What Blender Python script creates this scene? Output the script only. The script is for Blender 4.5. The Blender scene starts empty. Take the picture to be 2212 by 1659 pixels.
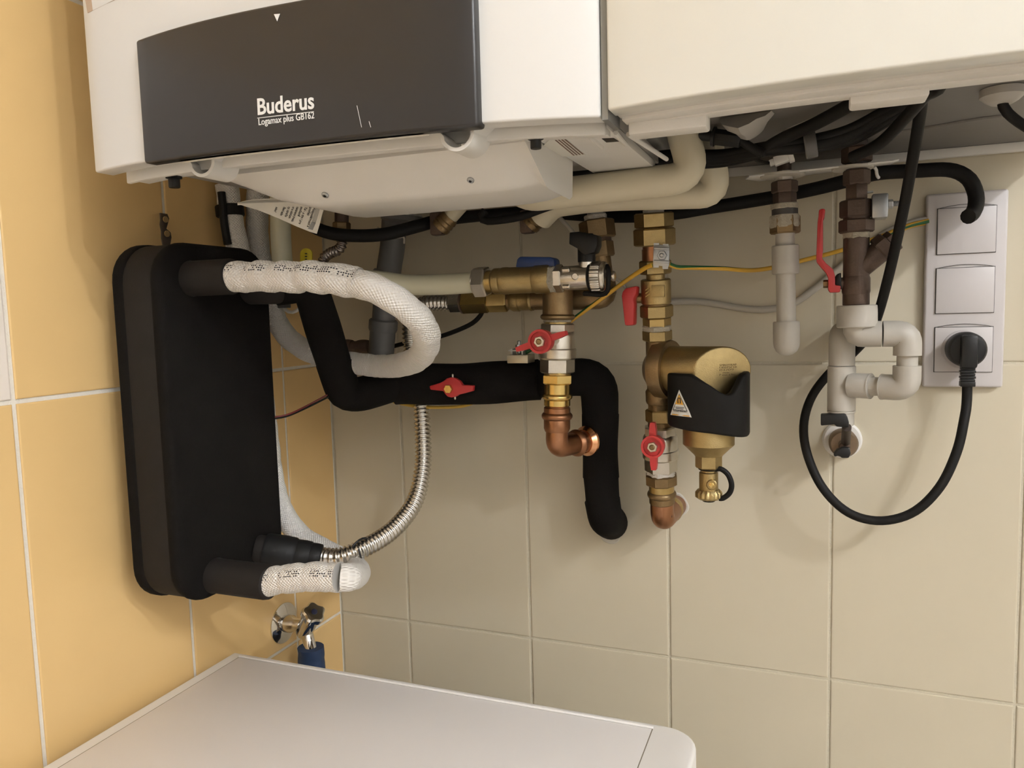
import bpy, bmesh, math, random
from mathutils import Vector, Matrix, Euler
random.seed(7)
S = bpy.context.scene
C = S.collection
# ------------------------------------------------------------------ camera
CAM = Vector((0.70135, -1.00584, 1.26719))
RIGHT = Vector((0.93071387, 0.36475236, -0.02697039))
DOWN = Vector((0.00868653, -0.09576384, -0.99536618))
FWD = Vector((-0.36564495, 0.92616683, -0.09229717))
FPX = 1660.0
cd = bpy.data.cameras.new('camera'); co = bpy.data.objects.new('camera', cd); C.objects.link(co)
cd.sensor_fit = 'HORIZONTAL'; cd.sensor_width = 36.0; cd.lens = FPX * 36.0 / 2212.0
cd.clip_start = 0.02; cd.clip_end = 50
m4 = Matrix((RIGHT, -DOWN, -FWD)).transposed().to_4x4(); m4.translation = CAM
co.matrix_world = m4; S.camera = co
# ------------------------------------------------------------------ world, exposure
w = bpy.data.worlds.new('room_world'); S.world = w; w.use_nodes = True
w.node_tree.nodes['Background'].inputs[0].default_value = (1.0, 0.86, 0.68, 1)
w.node_tree.nodes['Background'].inputs[1].default_value = 0.02
S.view_settings.view_transform = 'Standard'; S.view_settings.look = 'None'
S.view_settings.gamma = 1; S.view_settings.use_curve_mapping = False
S.view_settings.exposure = 0.0
LAMP_W = 1250.0      # emission strength of the two ceiling globes
ROOM_X, ROOM_Y, ROOM_Z = 3.1, -2.7, 2.88

# ------------------------------------------------------------------ pixel <-> place
def ray(u, v):
    return RIGHT * ((u - 1106) / FPX) + DOWN * ((v - 829.5) / FPX) + FWD
def py(u, v, y):
    d = ray(u, v); return CAM + d * ((y - CAM.y) / d.y)
def px(u, v, x):
    d = ray(u, v); return CAM + d * ((x - CAM.x) / d.x)
def pz(u, v, z):
    d = ray(u, v); return CAM + d * ((z - CAM.z) / d.z)
def proj(P):
    q = P - CAM; z = q.dot(FWD); return (1106 + FPX * q.dot(RIGHT) / z, 829.5 + FPX * q.dot(DOWN) / z)
def mpp(P):
    return (P - CAM).dot(FWD) / FPX          # metres per photo pixel at P

class Axis:
    """straight line through two places; at(v=..)/at(u=..) gives the place seen at that row/column"""
    def __init__(s, a, b): s.a, s.b = a, b
    def at(s, u=None, v=None):
        k = 0 if u is not None else 1; w_ = u if u is not None else v
        lo, hi = -3.0, 4.0
        f = lambda t: proj(s.a.lerp(s.b, t))[k] - w_
        flo = f(lo)
        for _ in range(50):
            m = (lo + hi) / 2
            if (f(m) > 0) == (flo > 0): lo = m
            else: hi = m
        return s.a.lerp(s.b, lo)

# ------------------------------------------------------------------ materials
MATS = {}
def M(name, col, rough=0.5, metal=0.0, var=0.06, vs=30.0, bump=0.0, bs=200.0, coat=0.0, alpha=None, spec=0.5, emit=None):
    if name in MATS: return MATS[name]
    m = bpy.data.materials.new(name); m.use_nodes = True; n = m.node_tree.nodes; l = m.node_tree.links
    b = n['Principled BSDF']; b.inputs['Roughness'].default_value = rough; b.inputs['Metallic'].default_value = metal
    b.inputs['Specular IOR Level'].default_value = spec
    b.inputs['Coat Weight'].default_value = coat; b.inputs['Coat Roughness'].default_value = 0.1
    tc = n.new('ShaderNodeTexCoord'); no = n.new('ShaderNodeTexNoise'); no.inputs['Scale'].default_value = vs
    no.inputs['Detail'].default_value = 3
    l.new(tc.outputs['Object'], no.inputs['Vector'])
    r = n.new('ShaderNodeMix'); r.data_type = 'RGBA'
    r.inputs[6].default_value = (*[max(0, c * (1 - var)) for c in col], 1)
    r.inputs[7].default_value = (*[min(1, c * (1 + var)) for c in col], 1)
    l.new(no.outputs['Fac'], r.inputs[0]); l.new(r.outputs[2], b.inputs['Base Color'])
    if bump > 0:
        n2 = n.new('ShaderNodeTexNoise'); n2.inputs['Scale'].default_value = bs; n2.inputs['Detail'].default_value = 2
        l.new(tc.outputs['Object'], n2.inputs['Vector'])
        bp = n.new('ShaderNodeBump'); bp.inputs['Strength'].default_value = bump; bp.inputs['Distance'].default_value = 0.001
        l.new(n2.outputs['Fac'], bp.inputs['Height']); l.new(bp.outputs['Normal'], b.inputs['Normal'])
    if emit:
        b.inputs['Emission Color'].default_value = (*emit[0], 1); b.inputs['Emission Strength'].default_value = emit[1]
    if alpha: b.inputs['Transmission Weight'].default_value = alpha
    MATS[name] = m; return m

BRASS = M('brass', (0.47, 0.35, 0.15), 0.32, 1.0, 0.22, 60, 0.15, 400)
BRASSC = M('cast_brass', (0.40, 0.305, 0.145), 0.42, 1.0, 0.18, 90, 0.3, 900)
BRASSD = M('aged_brass', (0.25, 0.175, 0.09), 0.45, 0.9, 0.3, 70, 0.3, 500)
BROWN = M('brown_oxidised_brass', (0.105, 0.072, 0.055), 0.5, 0.55, 0.3, 60, 0.3, 400)
GOLD = M('bright_brass', (0.66, 0.49, 0.19), 0.26, 1.0, 0.12, 60, 0.1, 300)
NICK = M('nickel_plate', (0.62, 0.59, 0.53), 0.3, 1.0, 0.12, 60, 0.15, 500)
STEEL = M('stainless_steel', (0.62, 0.60, 0.56), 0.25, 1.0, 0.1, 60, 0.1, 400)
ZINC = M('zinc_plate', (0.42, 0.44, 0.46), 0.38, 1.0, 0.1, 60, 0.1, 400)
CHROME = M('chrome', (0.72, 0.71, 0.70), 0.07, 1.0, 0.03)
COPPER = M('copper', (0.35, 0.175, 0.095), 0.36, 1.0, 0.4, 45, 0.12, 300)
COPPERB = M('bright_copper', (0.85, 0.44, 0.24), 0.2, 1.0, 0.1, 60)
FOAM = M('black_foam', (0.0062, 0.0052, 0.0045), 0.9, 0, 0.3, 50, 0.35, 700, spec=0.15)
FOAM2 = M('black_foam_smooth', (0.015, 0.0125, 0.011), 0.75, 0, 0.25, 40, 0.15, 900, spec=0.25)
RUBBER = M('black_rubber', (0.0085, 0.008, 0.0075), 0.6, 0, 0.2, 60, 0.1, 400, spec=0.2)
BLACK = M('black_plastic', (0.010, 0.010, 0.010), 0.4, 0, 0.1, 60, spec=0.3)
TAPE = M('black_tape', (0.010, 0.010, 0.010), 0.55, 0, 0.2, 30, 0.3, 150, spec=0.25)
RED = M('red_plastic', (0.50, 0.035, 0.035), 0.42, 0, 0.08, 60)
BLUE = M('blue_plastic', (0.022, 0.05, 0.17), 0.4, 0, 0.08, 60)
BLUEW = M('blue_wrap', (0.012, 0.032, 0.085), 0.6, 0, 0.15, 60, 0.5, 120)
PEX = M('cream_pex', (0.68, 0.66, 0.50), 0.35, 0, 0.04, 20)
CREAM = M('cream_tube', (0.66, 0.60, 0.45), 0.45, 0, 0.04, 20)
GREYP = M('grey_pvc', (0.11, 0.107, 0.103), 0.45, 0, 0.08, 40)
PPR = M('grey_pp_pipe', (0.47, 0.44, 0.385), 0.45, 0, 0.09, 40, 0.1, 300)
WPL = M('white_plastic', (0.80, 0.78, 0.74), 0.4, 0, 0.03, 20)
WPLF = M('white_socket_plastic', (0.59, 0.555, 0.545), 0.35, 0, 0.02, 20)
UNDERC = M('light_grey_cover_plastic', (0.76, 0.74, 0.70), 0.5, 0, 0.03, 20, 0.1, 900)
PAINT = M('white_enamel', (0.77, 0.765, 0.745), 0.3, 0, 0.015, 5, coat=0.3)
SHEET = M('grey_sheet_steel', (0.40, 0.38, 0.35), 0.45, 0.1, 0.06, 20)
SHEETD = M('dark_sheet_steel', (0.17, 0.16, 0.15), 0.5, 0.1, 0.08, 20)
GAP = M('grey_edge_profile', (0.27, 0.28, 0.28), 0.4, 0.3, 0.05, 20)
DARKP = M('dark_control_panel', (0.022, 0.021, 0.0215), 0.36, 0, 0.06, 12, spec=0.5)
PRINT = M('white_print', (0.80, 0.80, 0.78), 0.5, 0, 0.01)
INK = M('black_ink', (0.03, 0.03, 0.03), 0.6, 0, 0.05)
REDINK = M('red_ink', (0.45, 0.08, 0.06), 0.6, 0, 0.05)
GREYINK = M('grey_ink', (0.33, 0.33, 0.32), 0.6, 0, 0.05)
ORANGE = M('orange_print', (0.85, 0.45, 0.06), 0.5, 0, 0.03)
PAPER = M('paper', (0.82, 0.79, 0.71), 0.75, 0, 0.03, 20)
TAN = M('plain_tan', (0.50, 0.37, 0.26), 0.35, 0, 0.05, 20)
YTAG = M('yellow_tag_plastic', (0.62, 0.52, 0.03), 0.45, 0, 0.05)
HEMP = M('hemp_fibre', (0.40, 0.36, 0.28), 0.85, 0, 0.25, 300, 0.9, 700)
TEFLON = M('white_thread_tape', (0.62, 0.59, 0.54), 0.7, 0, 0.12, 200, 0.8, 500)
PLASTER = M('white_plaster', (0.60, 0.57, 0.50), 0.8, 0, 0.1, 60, 0.5, 200)
GREYC = M('grey_white_cable', (0.52, 0.49, 0.43), 0.5, 0, 0.05)
WASHW = M('washer_enamel', (0.88, 0.86, 0.84), 0.34, 0, 0.012, 6)
WASHT = M('washer_top_laminate', (0.88, 0.85, 0.84), 0.42, 0, 0.012, 8)
DARKBR = M('dark_strap_metal', (0.10, 0.085, 0.075), 0.5, 0.6, 0.1)
CREAMT = M('cream_tile_glaze', (0.605, 0.545, 0.415), 0.28, 0, 0.035, 9, 0.05, 25)
YELT = M('yellow_tile_glaze', (0.78, 0.53, 0.235), 0.28, 0, 0.05, 8, 0.05, 25)
WHT = M('pale_tile_glaze', (0.82, 0.74, 0.66), 0.28, 0, 0.03, 8, 0.05, 25)
GROUT = M('white_grout', (0.80, 0.75, 0.66), 0.85, 0, 0.07, 200, 0.6, 600)
GROUTB = M('beige_grout', (0.62, 0.57, 0.45), 0.85, 0, 0.08, 200, 0.6, 600)
WALLP = M('warm_white_wall_paint', (0.86, 0.84, 0.81), 0.8, 0, 0.03, 5)
FLOORM = M('beige_floor_tile', (0.42, 0.37, 0.31), 0.4, 0, 0.1, 8)

def nodes_of(m): return m.node_tree.nodes, m.node_tree.links
def mathn(n, l, op, a, b=None):
    q = n.new('ShaderNodeMath'); q.operation = op
    for i, x in enumerate((a, b)):
        if x is None: continue
        if isinstance(x, (int, float)): q.inputs[i].default_value = x
        else: l.new(x, q.inputs[i])
    return q.outputs[0]
def fabric(name, band=None):
    """woven white wrap; uv.x runs along the pipe in metres, uv.y round it; optional printed dot band"""
    m = bpy.data.materials.new(name); m.use_nodes = True; n, l = nodes_of(m); b = n['Principled BSDF']
    b.inputs['Roughness'].default_value = 0.85; b.inputs['Specular IOR Level'].default_value = 0.2
    uv = n.new('ShaderNodeUVMap'); sp = n.new('ShaderNodeSeparateXYZ'); l.new(uv.outputs[0], sp.inputs[0])
    X, Y = sp.outputs[0], sp.outputs[1]
    sx = mathn(n, l, 'SINE', mathn(n, l, 'MULTIPLY', X, 2 * math.pi / 0.0036))
    sy = mathn(n, l, 'SINE', mathn(n, l, 'MULTIPLY', Y, 2 * math.pi * 24))
    h = mathn(n, l, 'MULTIPLY', sx, sy)
    bp = n.new('ShaderNodeBump'); bp.inputs['Strength'].default_value = 0.7; bp.inputs['Distance'].default_value = 0.0009
    tc = n.new('ShaderNodeTexCoord'); no = n.new('ShaderNodeTexNoise'); no.inputs['Scale'].default_value = 120
    l.new(tc.outputs['Object'], no.inputs['Vector'])
    h2 = mathn(n, l, 'ADD', h, mathn(n, l, 'MULTIPLY', no.outputs['Fac'], 2.0))
    l.new(h2, bp.inputs['Height']); l.new(bp.outputs['Normal'], b.inputs['Normal'])
    if band is None:
        b.inputs['Base Color'].default_value = (0.80, 0.77, 0.72, 1)
    else:
        cx = mathn(n, l, 'FLOOR', mathn(n, l, 'DIVIDE', X, 0.0024)); cy = mathn(n, l, 'FLOOR', mathn(n, l, 'MULTIPLY', Y, 40))
        cb = n.new('ShaderNodeCombineXYZ'); l.new(cx, cb.inputs[0]); l.new(cy, cb.inputs[1])
        wn = n.new('ShaderNodeTexWhiteNoise'); wn.noise_dimensions = '2D'; l.new(cb.outputs[0], wn.inputs['Vector'])
        cg = mathn(n, l, 'FLOOR', mathn(n, l, 'DIVIDE', X, 0.013))
        w2 = n.new('ShaderNodeTexWhiteNoise'); w2.noise_dimensions = '1D'; l.new(cg, w2.inputs['W'])
        fx = mathn(n, l, 'FRACT', mathn(n, l, 'DIVIDE', X, 0.0024)); fy = mathn(n, l, 'FRACT', mathn(n, l, 'MULTIPLY', Y, 40))
        k = mathn(n, l, 'GREATER_THAN', wn.outputs['Value'], 0.40)
        k = mathn(n, l, 'MULTIPLY', k, mathn(n, l, 'GREATER_THAN', w2.outputs['Value'], 0.3))
        k = mathn(n, l, 'MULTIPLY', k, mathn(n, l, 'LESS_THAN', fx, 0.62))
        k = mathn(n, l, 'MULTIPLY', k, mathn(n, l, 'LESS_THAN', fy, 0.55))
        d = mathn(n, l, 'ABSOLUTE', mathn(n, l, 'SUBTRACT', Y, band))
        k = mathn(n, l, 'MULTIPLY', k, mathn(n, l, 'LESS_THAN', d, 0.047))
        mx = n.new('ShaderNodeMix'); mx.data_type = 'RGBA'
        mx.inputs[6].default_value = (0.80, 0.77, 0.72, 1); mx.inputs[7].default_value = (0.02, 0.02, 0.03, 1)
        l.new(k, mx.inputs[0]); l.new(mx.outputs[2], b.inputs['Base Color'])
    return m
WRAP = fabric('white_woven_wrap'); WRAPP = fabric('white_woven_wrap_printed', 0.105)
def stripe(name):
    m = bpy.data.materials.new(name); m.use_nodes = True; n, l = nodes_of(m); b = n['Principled BSDF']
    b.inputs['Roughness'].default_value = 0.4
    uv = n.new('ShaderNodeUVMap'); sp = n.new('ShaderNodeSeparateXYZ'); l.new(uv.outputs[0], sp.inputs[0])
    f = mathn(n, l, 'FRACT', mathn(n, l, 'ADD', sp.outputs[1], mathn(n, l, 'MULTIPLY', sp.outputs[0], 2.5)))
    k = mathn(n, l, 'LESS_THAN', f, 0.36)
    mx = n.new('ShaderNodeMix'); mx.data_type = 'RGBA'
    mx.inputs[6].default_value = (0.72, 0.42, 0.05, 1); mx.inputs[7].default_value = (0.02, 0.13, 0.04, 1)
    l.new(k, mx.inputs[0]); l.new(mx.outputs[2], b.inputs['Base Color']); return m
EARTH = stripe('yellow_green_insulation')

# ------------------------------------------------------------------ mesh builder
ORI = {}
def frame(d, ref):
    d = d.normalized(); r = ref - d * ref.dot(d)
    if r.length < 1e-5:
        ref = Vector((0, 0, 1)) if abs(d.z) < 0.9 else Vector((1, 0, 0)); r = ref - d * ref.dot(d)
    r.normalize(); return r, d.cross(r)
def catmull(pts, n=8):
    P = [pts[0] * 2 - pts[1]] + list(pts) + [pts[-1] * 2 - pts[-2]]; out = []
    for i in range(1, len(P) - 2):
        a, b, c, d = P[i - 1:i + 3]
        for k in range(n):
            t = k / n
            out.append(0.5 * (2 * b + (c - a) * t + (2 * a - 5 * b + 4 * c - d) * t * t + (3 * b - a - 3 * c + d) * t ** 3))
    out.append(pts[-1]); return out
def fillet(pts, r, n=8):
    out = [pts[0]]
    for i in range(1, len(pts) - 1):
        p = pts[i]; a = (pts[i - 1] - p); b = (pts[i + 1] - p); rr = r[i - 1] if isinstance(r, (list, tuple)) else r
        t = min(rr, a.length * 0.48, b.length * 0.48); A_ = p + a.normalized() * t; B_ = p + b.normalized() * t
        for k in range(n + 1):
            s = k / n; out.append(A_ * (1 - s) ** 2 + p * 2 * s * (1 - s) + B_ * s * s)
    out.append(pts[-1]); return out
def resample(pts, step):
    L = [0]
    for a, b in zip(pts, pts[1:]): L.append(L[-1] + (b - a).length)
    n = max(2, int(L[-1] / step)); out = []; j = 0
    for i in range(n + 1):
        s = L[-1] * i / n
        while j < len(L) - 2 and L[j + 1] < s: j += 1
        d = L[j + 1] - L[j]; out.append(pts[j].lerp(pts[j + 1], (s - L[j]) / d if d > 0 else 0))
    return out

class MB:
    def __init__(s): s.v = []; s.f = []; s.uv = {}
    def add(s, vs, fs):
        o = len(s.v); s.v += [Vector(x) for x in vs]; s.f += [tuple(i + o for i in f) for f in fs]; return o
    def box(s, lo, hi):
        x0, y0, z0 = lo; x1, y1, z1 = hi
        s.add([(x0, y0, z0), (x1, y0, z0), (x1, y1, z0), (x0, y1, z0), (x0, y0, z1), (x1, y0, z1), (x1, y1, z1), (x0, y1, z1)],
              [(0, 3, 2, 1), (4, 5, 6, 7), (0, 1, 5, 4), (1, 2, 6, 5), (2, 3, 7, 6), (3, 0, 4, 7)]); return s
    def obox(s, c, ax, half):
        """oriented box: centre, three axes, half sizes"""
        vs = []
        for k in (-1, 1):
            for i, j in ((-1, -1), (1, -1), (1, 1), (-1, 1)):
                vs.append(c + ax[0] * (i * half[0]) + ax[1] * (j * half[1]) + ax[2] * (k * half[2]))
        s.add(vs, [(0, 3, 2, 1), (4, 5, 6, 7), (0, 1, 5, 4), (1, 2, 6, 5), (2, 3, 7, 6), (3, 0, 4, 7)]); return s
    def lathe(s, a, b, prof, seg=24, rot=0.0, ref=None, caps=True, rad=None):
        """prof [(t along a..b, radius)]; rad(angle)->multiplier"""
        d = b - a; mid = (a + b) / 2
        r, q = frame(d, ref if ref is not None else CAM - mid)
        o = len(s.v)
        for t, R_ in prof:
            c = a + d * t
            for k in range(seg):
                an = rot + 2 * math.pi * k / seg; mm = rad(an) if rad else 1
                s.v.append(c + (r * math.cos(an) + q * math.sin(an)) * R_ * mm)
        for i in range(len(prof) - 1):
            for k in range(seg):
                k2 = (k + 1) % seg; s.f.append((o + i * seg + k, o + i * seg + k2, o + (i + 1) * seg + k2, o + (i + 1) * seg + k))
        if caps:
            s.f.append(tuple(o + k for k in reversed(range(seg)))); e = o + (len(prof) - 1) * seg
            s.f.append(tuple(e + k for k in range(seg)))
        return s
    def hexn(s, a, b, R_, rot=math.pi / 6, seg=6, ref=None):
        L = (b - a).length; c = min(0.12, 0.0016 / max(L, 1e-4))
        return s.lathe(a, b, [(0, R_ * 0.9), (c, R_), (1 - c, R_), (1, R_ * 0.9)], seg, rot, ref)
    def cyl(s, a, b, R_, seg=24, ch=0.001):
        L = (b - a).length; c = min(0.2, ch / max(L, 1e-5)); k = max(0.5, 1 - ch / R_)
        return s.lathe(a, b, [(0, R_ * k), (c, R_), (1 - c, R_), (1, R_ * k)], seg)
    def tube(s, pts, r, seg=14, ref=None, caps=True, jit=None, uv=True):
        n = len(pts); T = []
        for i in range(n):
            T.append((pts[min(i + 1, n - 1)] - pts[max(i - 1, 0)]).normalized())
        R0, _ = frame(T[0], ref if ref is not None else Vector((0, 0, 1)))
        o = len(s.v); L = 0; us = []
        for i in range(n):
            if i: L += (pts[i] - pts[i - 1]).length
            us.append(L)
            R0 = R0 - T[i] * R0.dot(T[i]); R0.normalize(); Q = T[i].cross(R0)
            ri = r(i, L) if callable(r) else (r[i] if isinstance(r, (list, tuple)) else r)
            for k in range(seg):
                an = 2 * math.pi * k / seg; rr = ri * (jit(L, an) if jit else 1)
                s.v.append(pts[i] + (R0 * math.cos(an) + Q * math.sin(an)) * rr)
        for i in range(n - 1):
            for k in range(seg):
                k2 = (k + 1) % seg; s.uv[len(s.f)] = ((us[i], k / seg), (us[i], (k + 1) / seg), (us[i + 1], (k + 1) / seg), (us[i + 1], k / seg))
                s.f.append((o + i * seg + k, o + i * seg + k2, o + (i + 1) * seg + k2, o + (i + 1) * seg + k))
        if caps:
            s.f.append(tuple(o + k for k in reversed(range(seg)))); e = o + (n - 1) * seg
            s.f.append(tuple(e + k for k in range(seg)))
        return s
    def prism(s, out, depth):
        """out: list of places in a plane; depth: Vector to extrude along"""
        n = len(out); o = s.add(list(out) + [p + depth for p in out], [])
        s.f.append(tuple(o + i for i in range(n))); s.f.append(tuple(o + n + i for i in reversed(range(n))))
        for i in range(n):
            j = (i + 1) % n; s.f.append((o + j, o + i, o + n + i, o + n + j))
        return s
    def ball(s, c, r, seg=16, sc=(1, 1, 1)):
        pr = []
        n = seg // 2
        a = c - Vector((0, 0, r * sc[2])); b = c + Vector((0, 0, r * sc[2]))
        pr = [((1 - math.cos(math.pi * i / n)) / 2, max(1e-5, r * sc[0] * math.sin(math.pi * i / n))) for i in range(n + 1)]
        return s.lathe(a, b, pr, seg, caps=False)
    def build(s, name, mat, parent=None, smooth=True, bevel=0.0, bseg=2, angle=35, sub=0, orig=None):
        me = bpy.data.meshes.new(name)
        root = parent
        O = ORI.get(parent.name) if parent is not None else None
        if O is None:
            if orig is not None: O = orig
            else:
                xs = [p.x for p in s.v]; ys = [p.y for p in s.v]; zs = [p.z for p in s.v]
                O = Vector(((min(xs) + max(xs)) / 2, (min(ys) + max(ys)) / 2, min(zs)))
        me.from_pydata([p - O for p in s.v], [], s.f); me.update()
        if s.uv:
            ul = me.uv_layers.new(name='UVMap')
            for pi, co4 in s.uv.items():
                pl = me.polygons[pi]
                for k, li in enumerate(pl.loop_indices): ul.data[li].uv = co4[k]
        bm = bmesh.new(); bm.from_mesh(me)
        bmesh.ops.recalc_face_normals(bm, faces=bm.faces)
        if bevel > 0:
            ed = [e for e in bm.edges if len(e.link_faces) == 2 and e.calc_face_angle(0) > math.radians(30)]
            bmesh.ops.bevel(bm, geom=ed, offset=bevel, segments=bseg, profile=0.5, affect='EDGES', clamp_overlap=True)
        bm.to_mesh(me); bm.free()
        if smooth:
            me.shade_smooth(); me.set_sharp_from_angle(angle=math.radians(angle))
        me.materials.append(mat)
        o = bpy.data.objects.new(name, me); C.objects.link(o)
        if parent is not None: o.parent = parent
        else: o.location = O
        ORI[o.name] = O
        return o

def thing(name, label, cat, loc, group=None):
    o = bpy.data.objects.new(name, None); o.empty_display_size = 0.02; C.objects.link(o); o.location = loc
    o['label'] = label; o['category'] = cat
    if group: o['group'] = group
    ORI[o.name] = Vector(loc); return o
def tag(o, label, cat, group=None):
    o['label'] = label; o['category'] = cat
    if group: o['group'] = group
    return o
def struct(o): o['kind'] = 'structure'; return o
X3, Y3, Z3 = Vector((1, 0, 0)), Vector((0, 1, 0)), Vector((0, 0, 1))
def text_mesh(name, txt, origin, ex, ey, size, mat, parent, off=0.0, align='LEFT', ext=0.00015, width=None):
    """flat lettering: baseline start at origin, ex along the line, ey up"""
    cu = bpy.data.curves.new(name, 'FONT'); cu.body = txt; cu.size = size; cu.align_x = align; cu.offset = off; cu.extrude = ext
    cu.resolution_u = 3
    ob = bpy.data.objects.new(name, cu); C.objects.link(ob)
    dg = bpy.context.evaluated_depsgraph_get(); me = bpy.data.meshes.new_from_object(ob.evaluated_get(dg)); bpy.data.objects.remove(ob)
    ex = ex.normalized(); ez = ex.cross(ey).normalized(); ey = ez.cross(ex)
    O = ORI[parent.name]
    k = 1.0
    if width and len(me.vertices):
        xs = [v.co.x for v in me.vertices]; k = width / max(1e-6, max(xs) - min(xs))
    for v in me.vertices: v.co = origin - O + ex * (v.co.x * k) + ey * v.co.y + ez * v.co.z
    me.materials.clear(); me.materials.append(mat); me.name = name
    o = bpy.data.objects.new(name, me); C.objects.link(o); o.parent = parent; ORI[o.name] = O
    return o
# pipe-run helper: segments along an axis, rows/columns read in the photograph, each at its own depth
def seg(par, name, ax, a, b, wpx, kind, mat, by='v', label=None, prof=None, rot=math.pi / 6, nseg=24, jitter=0):
    A_ = ax.at(**{by: a}); B_ = ax.at(**{by: b}); R_ = wpx / 2 * mpp((A_ + B_) / 2); mb = MB()
    if kind == 'hex': mb.hexn(A_, B_, R_ * 1.04, rot)
    elif kind == 'oct': mb.hexn(A_, B_, R_ * 1.02, math.pi / 8, 8)
    elif kind == 'cyl': mb.cyl(A_, B_, R_, nseg)
    elif kind == 'ring': mb.lathe(A_, B_, [(0, R_ * .86), (.12, R_ * .94), (.35, R_), (.65, R_), (.88, R_ * .94), (1, R_ * .86)], nseg)
    elif kind == 'prof': mb.lathe(A_, B_, [(t, R_ * k) for t, k in prof], nseg)
    elif kind == 'rough':
        mb.lathe(A_, B_, [(0, R_ * .93), (.2, R_), (.5, R_ * .97), (.8, R_), (1, R_ * .93)], 28, rad=lambda an: 1 + 0.05 * math.sin(an * 5) + 0.03 * math.sin(an * 11))
    o = mb.build(name, mat, par)
    if label: o['label'] = label
    return o
# ================================================================== ROOM
def slab(name, lo, hi, mat): return struct(MB().box(lo, hi).build(name, mat, smooth=False))
GR = 0.0017                     # grout lies this far behind the tile faces
wall_back = slab('wall_back', (-0.1, GR, 0), (ROOM_X + .1, 0.1, ROOM_Z), GROUTB)
wall_left = slab('wall_left', (-0.1, ROOM_Y - .1, 0), (-GR, GR, ROOM_Z), GROUT)
slab('wall_right', (ROOM_X, ROOM_Y - .1, 0), (ROOM_X + .1, GR, ROOM_Z), WALLP)
slab('wall_front', (-GR, ROOM_Y - .1, 0), (ROOM_X, ROOM_Y, ROOM_Z), WALLP)
slab('floor', (-0.1, ROOM_Y - .1, -0.1), (ROOM_X + .1, 0.1, 0), FLOORM)
slab('ceiling', (-0.1, ROOM_Y - .1, ROOM_Z), (ROOM_X + .1, 0.1, ROOM_Z + .1), M('white_ceiling_paint', (0.92, 0.91, 0.89), 0.8, 0, 0.02, 5))
TW, TH, GAPW = 0.2, 0.3987, 0.0034
tile_cache = {}
def tile_mesh(w_, h_, mat, wall):
    key = (round(w_, 4), round(h_, 4), mat.name, wall)
    if key in tile_cache: return tile_cache[key]
    a, b = w_ / 2, h_ / 2; c = 0.0016
    vs = []
    for ins, d in ((0, 0.0016), (0, 0.0006), (c * .5, 0.00015), (c, 0.0)):
        for i, j in ((-1, -1), (1, -1), (1, 1), (-1, 1)):
            p, q = i * (a - ins), j * (b - ins)
            vs.append((p, d, q) if wall == 'back' else (-d, -p, q))
    fs = [(12, 13, 14, 15)]
    for r in range(3):
        for k in range(4):
            k2 = (k + 1) % 4; fs.append((r * 4 + k, r * 4 + k2, r * 4 + 4 + k2, r * 4 + 4 + k))
    me = bpy.data.meshes.new('tile'); me.from_pydata(vs, [], fs)
    bm = bmesh.new(); bm.from_mesh(me); bmesh.ops.recalc_face_normals(bm, faces=bm.faces)
    # open shell: make sure the face looks into the room
    f0 = max(bm.faces, key=lambda f: f.calc_area())
    want = Vector((0, -1, 0)) if wall == 'back' else Vector((1, 0, 0))
    if f0.normal.dot(want) < 0: bmesh.ops.reverse_faces(bm, faces=bm.faces)
    bm.to_mesh(me); bm.free(); me.materials.append(mat); tile_cache[key] = me; return me
def rows():
    z = 0; out = []
    while z < ROOM_Z - 0.01: out.append((z, min(z + TH, ROOM_Z))); z += TH
    return out
def lay(wall, cols, parent, pick):
    O = ORI[parent.name]
    for i, (c0, c1) in enumerate(cols):
        for j, (z0, z1) in enumerate(rows()):
            gp = GAPW if wall == 'back' else 0.0046
            me = tile_mesh(c1 - c0 - gp, z1 - z0 - gp, pick(i, j), wall)
            o = bpy.data.objects.new('tile', me); C.objects.link(o); o.parent = parent
            m_, zc = (c0 + c1) / 2, (z0 + z1) / 2
            o.location = (Vector((m_, 0, zc)) if wall == 'back' else Vector((0, -m_, zc))) - O
def colsof(first, step, end):
    out = [(0.0, first)]; x = first
    while x < end - 0.01: out.append((x, min(x + step, end))); x += step
    return out
lay('back', colsof(0.1227, TW, ROOM_X), wall_back, lambda i, j: CREAMT)
lay('left', colsof(0.1115, 0.1981, -ROOM_Y), wall_left, lambda i, j: WHT if (i >= 3 and j == 3) else YELT)
# ceiling lamp with two globes (the lights of the room)
GLOW = M('lamp_globe_glass', (1, 0.9, 0.75), 0.4, 0, 0, emit=((0.97, 1.0, 1.05), LAMP_W))
lamp = thing('ceiling_lamp', 'two-globe ceiling lamp with a white bar', 'lamp', (2.55, -1.87, ROOM_Z - .03))
MB().box((2.51, -2.22, ROOM_Z - .03), (2.59, -1.54, ROOM_Z)).build('bar', WPL, lamp, bevel=.006)
for yy in (-1.65, -2.10):
    MB().cyl(Vector((2.55, yy, ROOM_Z - .07)), Vector((2.55, yy, ROOM_Z - .03)), 0.03).build('socket', WPL, lamp)
    MB().ball(Vector((2.55, yy, ROOM_Z - .103)), 0.034, 20).build('globe', GLOW, lamp)

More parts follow.
